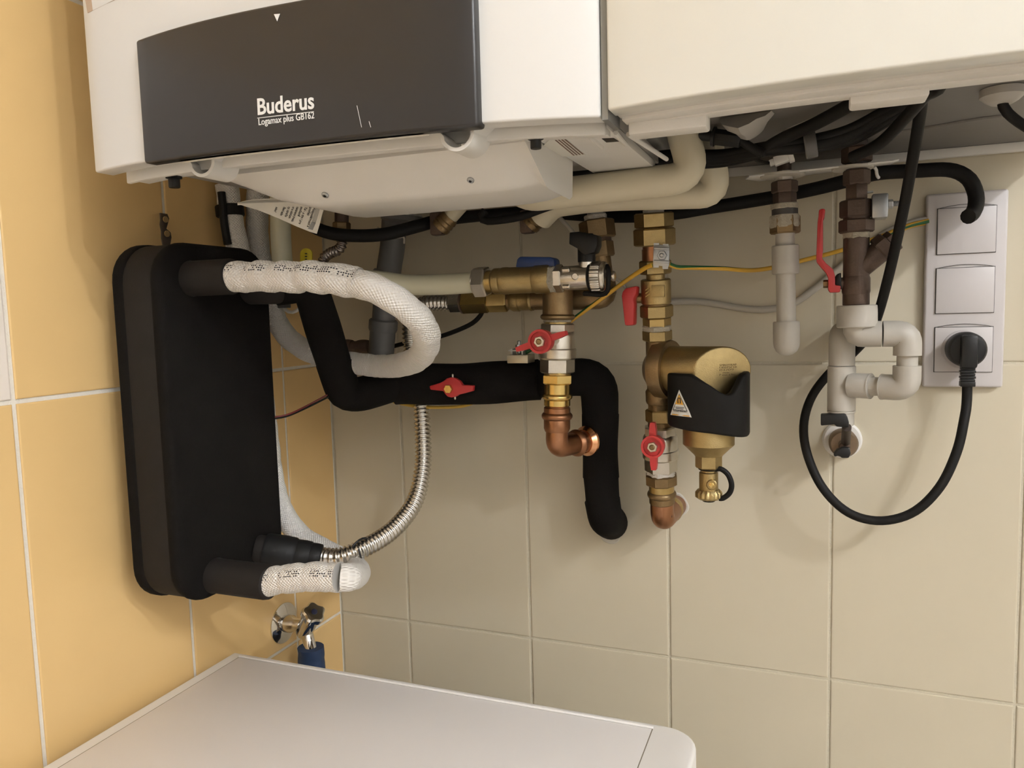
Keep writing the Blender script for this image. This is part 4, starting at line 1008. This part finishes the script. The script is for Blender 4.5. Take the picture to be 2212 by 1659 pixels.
MB().obox(k_(1692, 343, -.13), (d, Y3, n2), (L_ * .42, .006, .0045)).build('housing', WPL, wc, bevel=.0008)
MB().obox(k_(1668, 351, -.13), (d, Y3, n2), (L_ * .12, .004, .003)).build('tongue', WPL, wc, bevel=.0006)
MB().obox(k_(1708, 337, -.13), (d, Y3, n2), (L_ * .12, .007, .0062)).build('latch', WPL, wc, bevel=.0006)
for j, lb in enumerate(('upper thin black wire entering the white connector', 'lower thin black wire entering the white connector')):
    cable('connector_wire', lb, [k_(1620, 333 + 3 * j, -.2), k_(1635, 345 + 3 * j, -.17), k_(1652, 350 + 2 * j, -.14), k_(1668, 351 + 2 * j, -.13)], .0011, RUBBER)
br = thing('pipe_bracket', 'long white bracket plate with two ring slots for the pipes', 'bracket', k_(1770, 372, -.06))
MB().prism([k_(1610, 388, -.075), k_(1618, 383, -.12), k_(1930, 350, -.12), k_(1942, 347, -.10), k_(1925, 356, -.03), k_(1640, 392, -.03)], Z3 * .002).build('plate', UNDERC, br, bevel=.0005)
for (u, v, w_) in ((1690, 377, 92), (1842, 361, 84)):
    c = k_(u, v, -.105); r_ = w_ / 2 * mpp(c); MB().lathe(c, c - Z3 * .0025, [(0, r_), (1, r_)], 28).build('ring_slot', GREYC, br)
cable('cable_tie', 'white cable tie round the black hose by the bracket', [k_(1888, 360, -.06), k_(1893, 368, -.054), k_(1894, 378, -.054), k_(1898, 384, -.05)], .0018, WPL, 'cable tie', .003)

# ================================================================== WIRES ON THE WALL
cable('earth_wire', 'yellow-green earth wire slanting from the clamp to the nickel valve', [k_(1410, 572, -.145), k_(1390, 581, -.135), k_(1350, 608, -.12), k_(1290, 652, -.11), k_(1235, 692, -.105), k_(1180, 735, -.105), k_(1130, 765, -.108)], .0026, EARTH, 'wire')
cable('earth_wire', 'yellow-green earth wire crossing the cream wall towards the socket', [k_(1444, 570, -.143), k_(1462, 577, -.13), k_(1490, 578, -.11), k_(1560, 580, -.08), k_(1620, 584, -.055), k_(1670, 578, -.035), k_(1740, 561, -.02), k_(1820, 540, -.014), k_(1900, 512, -.012), k_(1960, 488, -.012), k_(2006, 477, -.010)], .0026, EARTH, 'wire')
cable('earth_wire', 'second yellow-green wire reaching the left side of the socket plate', [k_(1860, 530, -.006), k_(1920, 508, -.006), k_(1970, 488, -.006), k_(2006, 481, -.006)], .0022, EARTH, 'wire')
cable('grey_cable', 'grey-white cable sagging along the cream wall behind the valves', [k_(1440, 653, -.006), k_(1500, 651, -.006), k_(1550, 657, -.006), k_(1610, 667, -.006), k_(1660, 668, -.006), k_(1710, 657, -.006), k_(1760, 624, -.006), k_(1800, 590, -.006), k_(1850, 548, -.006), k_(1920, 500, -.006), k_(1965, 483, -.006), k_(2006, 474, -.006)], .0042, GREYC)
cable('yellow_wire', 'yellow wire peeping out below the thick black pipe', [k_(850, 868, -.10), k_(900, 878, -.095), k_(960, 880, -.09), k_(1005, 876, -.088), k_(1040, 862, -.085)], .0022, M('yellow_wire', (.60, .38, .06), .5), 'wire')
ec_ = thing('earth_clamp', 'small earth clamp with bolt on top of the thick black pipe', 'clamp', k_(1122, 778, -.115))
MB().box((k_(1100, 775, -.118).x, -.126, k_(1120, 784, -.118).z), (k_(1145, 775, -.118).x, -.100, k_(1120, 766, -.118).z)).build('saddle', M('cream_zinc', (.50, .46, .36), .4, .8), ec_, bevel=.001)
c = k_(1122, 765, -.113)
MB().cyl(c, c + Z3 * .017, .0024).build('bolt', ZINC, ec_); MB().hexn(c + Z3 * .007, c + Z3 * .012, .0048).build('nut', ZINC, ec_)
for dx in (-.008, .006): MB().box((c.x + dx - .0012, c.y - .006, c.z - .001), (c.x + dx + .0012, c.y + .006, c.z + .007)).build('prong', ZINC, ec_)
MB().box((c.x - .012, c.y - .007, c.z + .004), (c.x + .009, c.y + .006, c.z + .0055)).build('washer_plate', ZINC, ec_)

# ================================================================== GREY PLASTIC PIPE DROP
axP = Axis(py(1694, 360, -.098), py(1699, 740, -.098))
pp = thing('capped_pipe', 'grey plastic pipe drop ending in a rounded cap', 'pipe', axP.at(v=768))
seg(pp, 'copper_stub', axP, 335, 372, 30, 'cyl', BROWN); seg(pp, 'thread_tape', axP, 370, 393, 36, 'rough', TEFLON)
seg(pp, 'upper_nut', axP, 391, 417, 53, 'hex', BROWN); seg(pp, 'lower_nut', axP, 416, 443, 47, 'hex', BROWN)
seg(pp, 'hemp_packing', axP, 440, 452, 58, 'rough', HEMP); seg(pp, 'seal', axP, 450, 467, 54, 'cyl', M('dark_seal', (.06, .055, .05), .6))
seg(pp, 'brass_nut', axP, 466, 505, 61, 'hex', BRASSD); seg(pp, 'hemp_packing', axP, 465, 492, 63, 'rough', HEMP)
seg(pp, 'pipe', axP, 503, 532, 40, 'cyl', PPR); seg(pp, 'coupler', axP, 530, 592, 56, 'cyl', PPR); seg(pp, 'pipe', axP, 590, 698, 40, 'cyl', PPR)
seg(pp, 'end_cap', axP, 694, 768, 55, 'prof', PPR, prof=[(0, .93), (.04, 1), (.62, 1), (.76, .93), (.88, .77), (.96, .5), (1, .15)])

# ================================================================== GAS COLUMN
axY = Axis(py(1851, 300, -.105), py(1849, 660, -.105))
gu = thing('gas_union', 'stack of dark brown brass nuts under the white bracket', 'pipe fitting', axY.at(v=500))
seg(gu, 'riser', axY, 200, 372, 44, 'cyl', M('dark_riser', (.06, .05, .05), .5, .4))
seg(gu, 'riser_nut', axY, 318, 352, 60, 'hex', BROWN)
seg(gu, 'upper_nut', axY, 367, 400, 53, 'hex', BROWN); seg(gu, 'neck', axY, 398, 434, 47, 'hex', BROWN, rot=0)
seg(gu, 'union_nut', axY, 432, 470, 66, 'hex', BROWN); seg(gu, 'neck', axY, 468, 477, 54, 'cyl', BROWN); seg(gu, 'lower_nut', axY, 474, 503, 69, 'hex', BROWN)
ys_ = thing('strainer_valve', 'brown Y-shaped strainer valve with a long red lever', 'valve', axY.at(v=655))
seg(ys_, 'hemp_packing', axY, 501, 516, 54, 'rough', HEMP)
seg(ys_, 'body', axY, 513, 600, 53, 'cyl', BROWN); seg(ys_, 'valve_body', axY, 596, 636, 57, 'prof', BROWN, prof=[(0, .92), (.15, 1), (.85, 1), (1, .94)]); seg(ys_, 'outlet', axY, 634, 660, 54, 'cyl', BROWN)
b0 = axY.at(v=585); b1 = py(1921, 527, -.105); dd = (b1 - b0).normalized(); kk = mpp(b0)
MB().lathe(b0, b0 + dd * 66 * kk, [(0, 24 * kk), (1, 24 * kk)], 24).build('strainer_branch', BROWN, ys_)
MB().hexn(b0 + dd * 58 * kk, b0 + dd * 84 * kk, 31 * kk).build('strainer_plug', BROWN, ys_)
MB().hexn(b0 + dd * 84 * kk, b0 + dd * 98 * kk, 24 * kk).build('plug_hex', BROWN, ys_)
lev = [(1769, 453), (1777, 450), (1783, 452), (1781, 470), (1778, 474), (1778, 540), (1776, 558), (1784, 568), (1800, 582), (1804, 596), (1804, 616), (1816, 617), (1815, 631), (1793, 632), (1789, 626), (1789, 600), (1784, 589), (1764, 566), (1763, 556), (1766, 480), (1768, 468)]
plate_px(MB(), lev, -.116, .020).build('lever_handle', RED, ys_, bevel=.0018)
sb = axY.at(v=611); MB().lathe(sb - X3 * 24 * kk, sb - X3 * 50 * kk, [(0, 13 * kk), (1, 12 * kk)], 18).build('stem', BROWN, ys_); MB().hexn(sb - X3 * 56 * kk, sb - X3 * 66 * kk, 9 * kk).build('stem_nut', BRASSD, ys_)
sq = plate_px(MB(), [(1803, 600), (1808, 592), (1817, 589), (1818, 622), (1804, 620)], -.112, .014).build('stem_guard', BLACK, ys_, bevel=.001)
zb = thing('threaded_bracket', 'small zinc box clamp with a threaded rod beside the brown nuts', 'clamp', py(1901, 445, -.10))
q0, q1 = py(1883, 472, -.115), py(1919, 417, -.115)
MB().box((q0.x, -.118, q0.z), (q1.x, -.092, q1.z)).build('box', ZINC, zb, bevel=.0015)
ra = Axis(py(1919, 441, -.105), py(1919, 441, -.105) + X3 * .05); seg(zb, 'nut', ra, 1918, 1929, 19, 'hex', ZINC, by='u')
A_, B_ = ra.at(u=1926), ra.at(u=1964); n = 40
MB().lathe(A_, B_, [(i / n, (5.2 + .8 * math.sin(i * math.pi)) * kk if i % 2 == 0 else 6 * kk) for i in range(n + 1)], 14).build('threaded_rod', ZINC, zb)
for (v) in (418, 470): MB().tube([py(1872, v - 2, -.104), py(1886, v - 4, -.104)], .0012, 6).build('hook', ZINC, zb)

# ================================================================== PLASTIC ELBOW CHAIN
pe = thing('plastic_elbow_chain', 'grey plastic pipe bends looping beside the socket plate', 'pipe', py(1850, 706, -.1))
axW = Axis(py(1851, 655, -.104), py(1851, 706, -.104)); seg(pe, 'collar', axW, 659, 707, 82, 'cyl', PPR)
rP = 28 * mpp(py(1900, 720, -.104)); rN = rP * .74
w0 = axW.at(v=700); w1 = Vector((w0.x, -.104, py(1851, 722, -.104).z)); w2 = Vector((py(1961, 718, -.104).x, -.104, w1.z)); w3 = Vector((w2.x, -.104, py(1961, 838, -.104).z)); w4 = Vector((py(1826, 842, -.104).x + 0.006, -.080, w3.z))
def elbow(a, c, b, nm='elbow', r=None):
    MB().tube(resample(fillet([a, c, b], rP * 1.05, 12), .003), r or rP, 26).build(nm, PPR, pe)
half = (w1 + w2) / 2
elbow(w0, w1, half - X3 * .0008); elbow(half + X3 * .0008, w2, w2.lerp(w3, .40))
MB().cyl(w2.lerp(w3, .36), w2.lerp(w3, .62), rN).build('nipple', PPR, pe)
m34 = w3.lerp(w4, .42); elbow(w2.lerp(w3, .59), w3, m34)
MB().cyl(w3.lerp(w4, .38), w3.lerp(w4, .72), rN).build('nipple', PPR, pe)
MB().lathe(w3.lerp(w4, .62), w4, [(0, rP * .98), (.02, rP), (1, rP)], 26).build('tee_branch', PPR, pe)
for t_ in (.415, .625): 
    P0, P1 = w3.lerp(w4, t_), w3.lerp(w4, t_ + .02); MB().lathe(P0, P1, [(0, rP * 1.03), (1, rP * 1.03)], 26).build('weld_bead', PPR, pe)
axV = Axis(py(1819, 720, -.072), py(1817, 915, -.072))
seg(pe, 'tee', axV, 790, 887, 57, 'cyl', PPR); seg(pe, 'lower_pipe', axV, 885, 918, 52, 'cyl', PPR); seg(pe, 'weld_bead', axV, 886, 891, 57, 'cyl', PPR)
elbow(axV.at(v=789), axV.at(v=722), axV.at(v=722) + Vector((.006, .06, .0)), 'upper_elbow')
wv = thing('wall_tap', 'brown wall tap with black lever under the grey plastic tee', 'tap', py(1819, 955, -.04))
c = py(1819, 949, 0); kk = mpp(c); MB().lathe(c + Y3 * .0005, c - Y3 * .006, [(0, 40 * kk), (.6, 40 * kk), (1, 36 * kk)], 32).build('rosette', WPL, wv)
c = py(1823, 960, -.034); MB().lathe(py(1820, 952, -.003), c, [(0, 28 * kk), (.8, 29 * kk), (1, 25 * kk)], 28).build('body', M('bronze', (.22, .155, .10), .5, .7, .2, 60, .3, 300), wv)
MB().cyl(c, c - Y3 * .02, 11 * kk).build('stem', BROWN, wv)
plate_px(MB(), [(1773, 896), (1826, 894), (1831, 902), (1834, 912), (1834, 924), (1806, 922), (1804, 917), (1773, 920)], -.092, .014).build('lever', BLACK, wv, bevel=.002)
plate_px(MB(), [(1800, 982), (1808, 972), (1822, 966), (1836, 968), (1838, 980), (1834, 990), (1818, 990), (1812, 984), (1803, 988)], -.062, .012).build('lower_knob', BLACK, wv, bevel=.002)
MB().lathe(py(1829, 923, -.085), py(1826, 965, -.04), [(0, 9 * kk), (1, 9 * kk)], 14).build('lever_arm', M('dark_bronze', (.06, .045, .035), .5, .4), wv)

# ================================================================== SOCKET, PLUG AND LEAD
SX0, SX1, SZ0, SZ1 = .818, .898, 1.169, 1.3875
so = thing('socket_plate', 'white three-gang socket plate on the cream tiles', 'socket', ((SX0 + SX1) / 2, 0, SZ0))
fr = MB().box((SX0, -.0105, SZ0), (SX1, -.0005, SZ1)).build('frame', WPLF, so, bevel=.0028, bseg=3)
MODS = (1.338, 1.2775, 1.2155); MODS = [SZ0 + .1095 + d for d in (.0665, 0.0, -.0665)]
GAPD = M('socket_joint', (.05, .045, .04), .7)
for i, zc in enumerate(MODS):
    xc = (SX0 + SX1) / 2; hw, hh = .0285, .0252
    MB().box((xc - hw - .0006, -.0113, zc - hh - .0006), (xc + hw + .0006, -.010, zc + hh + .0006)).build('joint', GAPD, so, smooth=False)
    pl_ = MB().box((xc - hw, -.0128, zc - hh), (xc + hw, -.0105, zc + hh)).build('insert', WPLF, so, bevel=.0005)
    a0 = [Vector((xc - hw + 2 * hw * t / 10, -.0113, zc + hh - .0018 + .0034 * (1 - ((t - 5) / 5) ** 2) + .002)) for t in range(11)]
    MB().tube(a0, .0003, 5).build('arched_joint', GAPD, so)
    if i == 2:
        c = Vector((xc, -.0128, zc)); MB().lathe(c, c - Y3 * .0008, [(0, .0222), (1, .0215)], 40).build('socket_ring', WPLF, pl_)
pg = thing('mains_plug', 'black mains plug in the lowest socket', 'plug', (.858, -.03, MODS[2]))
c = Vector(((SX0 + SX1) / 2 + .0005, -.0125, MODS[2] + .001))
pb = MB().lathe(c, c - Y3 * .026, [(0, .0192), (.5, .0196), (.86, .0192), (.97, .0172), (1, .014)], 40).build('plug_body', BLACK, pg)
MB().box((c.x - .0075, -.047, c.z - .020), (c.x + .0085, -.03, c.z + .0165)).build('grip', BLACK, pg, bevel=.003)
zg = c.z - .019
for j in range(5):
    MB().box((c.x - .0068 - .0006 * (j % 2), -.0445, zg - .0032 * (j + 1) + .0005), (c.x + .0068 + .0006 * (j % 2), -.033, zg - .0032 * j)).build('strain_relief', BLACK, pg, bevel=.0006)
MB().box((c.x - .0072, -.0445, zg - .021), (c.x + .0072, -.033, zg - .0155)).build('strain_relief', BLACK, pg, bevel=.0006)
e_ = Vector((c.x, -.039, zg - .018))
cable('power_cable', 'black mains lead hanging in a wide loop from the plug', [e_, e_ - Z3 * .02, k_(2084, 900, -.045), k_(2067, 975, -.052), k_(2030, 1052, -.058), k_(1972, 1107, -.062), k_(1900, 1125, -.062), k_(1832, 1107, -.06), k_(1778, 1055, -.056), k_(1745, 985, -.05), k_(1736, 920, -.042), k_(1752, 860, -.034), k_(1790, 808, -.026), k_(1835, 770, -.026), k_(1872, 730, -.05), k_(1893, 690, -.085), k_(1916, 610, -.125), k_(1937, 520, -.15), k_(1956, 430, -.175), k_(1972, 340, -.20), k_(1985, 262, -.23), k_(1991, 215, -.255), Vector((k_(1994, 180, -.275).x, -.275, 1.442))], .0052, RUBBER)
P = pz(2165, 192, 1.436)
cable('gland_lead', 'thin black lead leaving the grey cable gland', [P - Z3 * .008, P + Vector((.002, 0, -.016)), P + Vector((.010, .004, -.024)), P + Vector((.022, .010, -.032)), P + Vector((.045, .02, -.046)), P + Vector((.075, .04, -.05))], .004, RUBBER)

# ================================================================== BOOKLET in the cover slot
bk = thing('instruction_booklet', 'folded instruction booklet hanging out of the boiler cover', 'booklet', k_(600, 440, -.34))
yb_ = -.345
def sheet(pts_top, dy, th, name, mat, par):
    return None
def page(name, outline, y, th, mat, par=bk): return MB().prism([k_(u, v, y) for u, v in outline], Y3 * th).build(name, mat, par, bevel=0, smooth=False)
# page block: several thin leaves, each a curved strip running back into the slot
for j in range(4):
    t0 = [k_(u, v + 1.3 * j, yb_ - .004 + .004 * j) for u, v in ((513, 438), (540, 432), (600, 428), (655, 427), (690, 432))]
    pts = catmull(t0, 4); vs = []; n = len(pts)
    for p in pts: vs += [p, p - Z3 * .0007, p + Vector((.02, .05, .006)) - Z3 * .0007, p + Vector((.02, .05, .006))]
    fs = []
    for i in range(n - 1):
        a, b = 4 * i, 4 * i + 4
        for q_ in range(4): fs.append((a + q_, a + (q_ + 1) % 4, b + (q_ + 1) % 4, b + q_))
    fs += [(0, 3, 2, 1), (4 * n - 4, 4 * n - 3, 4 * n - 2, 4 * n - 1)]
    mb = MB(); mb.add(vs, fs); mb.build('leaf', PAPER, bk)
hang = page('hanging_leaf', [(512, 440), (560, 438), (640, 436), (698, 441), (701, 446), (696, 462), (690, 485), (684, 505), (670, 501), (640, 489), (600, 471), (560, 455), (530, 446)], yb_ - .006, .0004, PAPER)
page('grey_band', [(683, 444), (692, 446), (681, 483), (673, 480)], yb_ - .0063, .0002, M('band_grey', (.5, .49, .45), .7), hang)
page('dark_block', [(673, 479), (682, 481), (675, 497), (665, 494)], yb_ - .0063, .0002, GREYINK, hang)
lines = (('Hospodárnost a', 678, 446, 663, 489), ('spotřeb', 670, 445, 663, 464), ('Tel - a tím i pro', 659, 446, 645, 483), ('současně', 650, 446, 643, 466), ('nastaveno trvale.', 641, 446, 629, 478), ('ní a obsluze.', 632, 446, 623, 471), ('ny, obraťte', 623, 446, 615, 467), ('řízení vašim', 613, 446, 605, 464), ('ním?', 596, 446, 592, 456))
for txt, u0, v0, u1, v1 in lines:
    a_, b_ = k_(u0, v0, yb_ - .0064), k_(u1, v1, yb_ - .0064); ex = b_ - a_
    text_mesh('text_line', txt, a_, ex, Vector((ex.z * -1, 0, ex.x)), .0042, INK, hang, width=ex.length)

# ================================================================== WALL TAP AND WASHING MACHINE
fz = .836; fc = Vector((0, -.1425, fz))
fa = thing('angle_tap', 'chrome washing machine tap on the yellow tiles with a blue-wrapped hose', 'tap', fc)
MB().lathe(fc + X3 * .0005, fc + X3 * .007, [(0, .0285), (.25, .0285), (.7, .022), (1, .013)], 36).build('wall_flange', CHROME, fa)
MB().lathe(fc, fc + X3 * .040, [(0, .0125), (.35, .0125), (.5, .0095), (.75, .0085), (1, .012)], 26).build('inlet', CHROME, fa)
bc = fc + X3 * .040
kd = Vector((.60, -.30, .74)).normalized()
MB().lathe(bc - kd * .020, bc + kd * .026, [(0, .009), (.2, .0125), (.65, .0125), (1, .0115)], 24).build('valve_body', CHROME, fa)
h0 = bc + kd * .022
MB().lathe(h0, h0 + kd * .016, [(0, .0085), (.25, .0145), (.85, .0155), (1, .013)], 40, rad=lambda an: 1 + .11 * math.cos(an * 5)).build('knob', CHROME, fa)
MB().cyl(h0 + kd * .0155, h0 + kd * .017, .0042, 16).build('knob_cap', M('dark_blue_cap', (.02, .025, .06), .4), fa)
od = Vector((.38, -.18, -.9)).normalized(); o0 = bc - kd * .006
MB().lathe(o0, o0 + od * .036, [(0, .010), (.2, .0085), (.85, .0085), (1, .012)], 24).build('outlet', CHROME, fa)
hz = o0 + od * .030
hs = thing('supply_hose', 'blue wrapped supply hose below the chrome tap', 'hose', hz)
MB().tube(resample(catmull([hz + Z3 * .004, hz - Z3 * .015, hz - Z3 * .035, hz - Z3 * .05], 6), .003), .0182, 22, jit=wrinkle(21, .09)).build('blue_wrap', BLUEW, hs)
MB().tube(catmull([hz - Z3 * .045, hz + Vector((.012, .01, -.06)), hz + Vector((.018, .015, -.16)), hz + Vector((0, 0, -.3)), Vector((.12, -.15, .30)), Vector((.13, -.21, .24)), Vector((.15, -.248, .2))], 6), .0125, 18).build('hose', GREYC, hs)
WX0, WX1, WY0, WY1, WZ = .022, .600, -.870, -.266, .85
wm = thing('washing_machine', 'white washing machine with a flat recessed lid', 'washing machine', ((WX0 + WX1) / 2, (WY0 + WY1) / 2, 0))
MB().box((WX0 + .004, WY0 + .004, .012), (WX1 - .012, WY1 - .004, WZ - .030)).build('cabinet', WASHW, wm, bevel=.012, bseg=3)
def plan(x0, x1, y0, y1, r, z, n=8):
    out = []
    for cx, cy, a0, rr in ((x1 - r, y1 - r, 0, r), (x0 + .004, y1 - .004, 90, .004), (x0 + .004, y0 + .004, 180, .004), (x1 - r, y0 + r, 270, r)):
        for k in range(n + 1):
            an = math.radians(a0 + 90 * k / n); out.append(Vector((cx + rr * math.cos(an), cy + rr * math.sin(an), z)))
    return out
MB().prism(plan(WX0, WX1, WY0, WY1, .034, WZ - .034), Z3 * .034).build('top_frame', WASHW, wm, bevel=.006, bseg=4, angle=50)
ix0, ix1, iy0, iy1 = WX0 + .018, WX1 - .046, WY0 + .018, WY1 - .0125
MB().box((ix0 - .0012, iy0 - .001, WZ - .002), (ix1 + .0010, iy1 + .0008, WZ + .0003)).build('lid_joint', M('lid_gap', (.22, .19, .15), .7), wm, smooth=False)
MB().box((ix0, iy0, WZ - .002), (ix1, iy1, WZ + .0007)).build('lid', WASHT, wm, bevel=.0004)
MB().box((ix0 - .002, iy1 + .001, WZ - .002), (ix1 + .001, iy1 + .0042, WZ + .0022)).build('lid_bead', WASHW, wm, bevel=.0008)
MB().box((WX1 - .03, WY0 + .01, .69), (WX1 + .008, WY1 - .045, WZ - .034)).build('control_fascia', WASHW, wm, bevel=.006, bseg=3)
MB().box((WX1 + .006, WY0 + .03, .72), (WX1 + .0086, WY1 - .070, WZ - .045)).build('fascia_panel', M('fascia_grey', (.45, .43, .40), .4), wm, bevel=.001)
for (x, y) in ((WX0 + .05, WY0 + .05), (WX1 - .06, WY0 + .05), (WX0 + .05, WY1 - .05), (WX1 - .06, WY1 - .05)):
    MB().cyl(Vector((x, y, 0)), Vector((x, y, .014)), .02).build('foot', BLACK, wm)
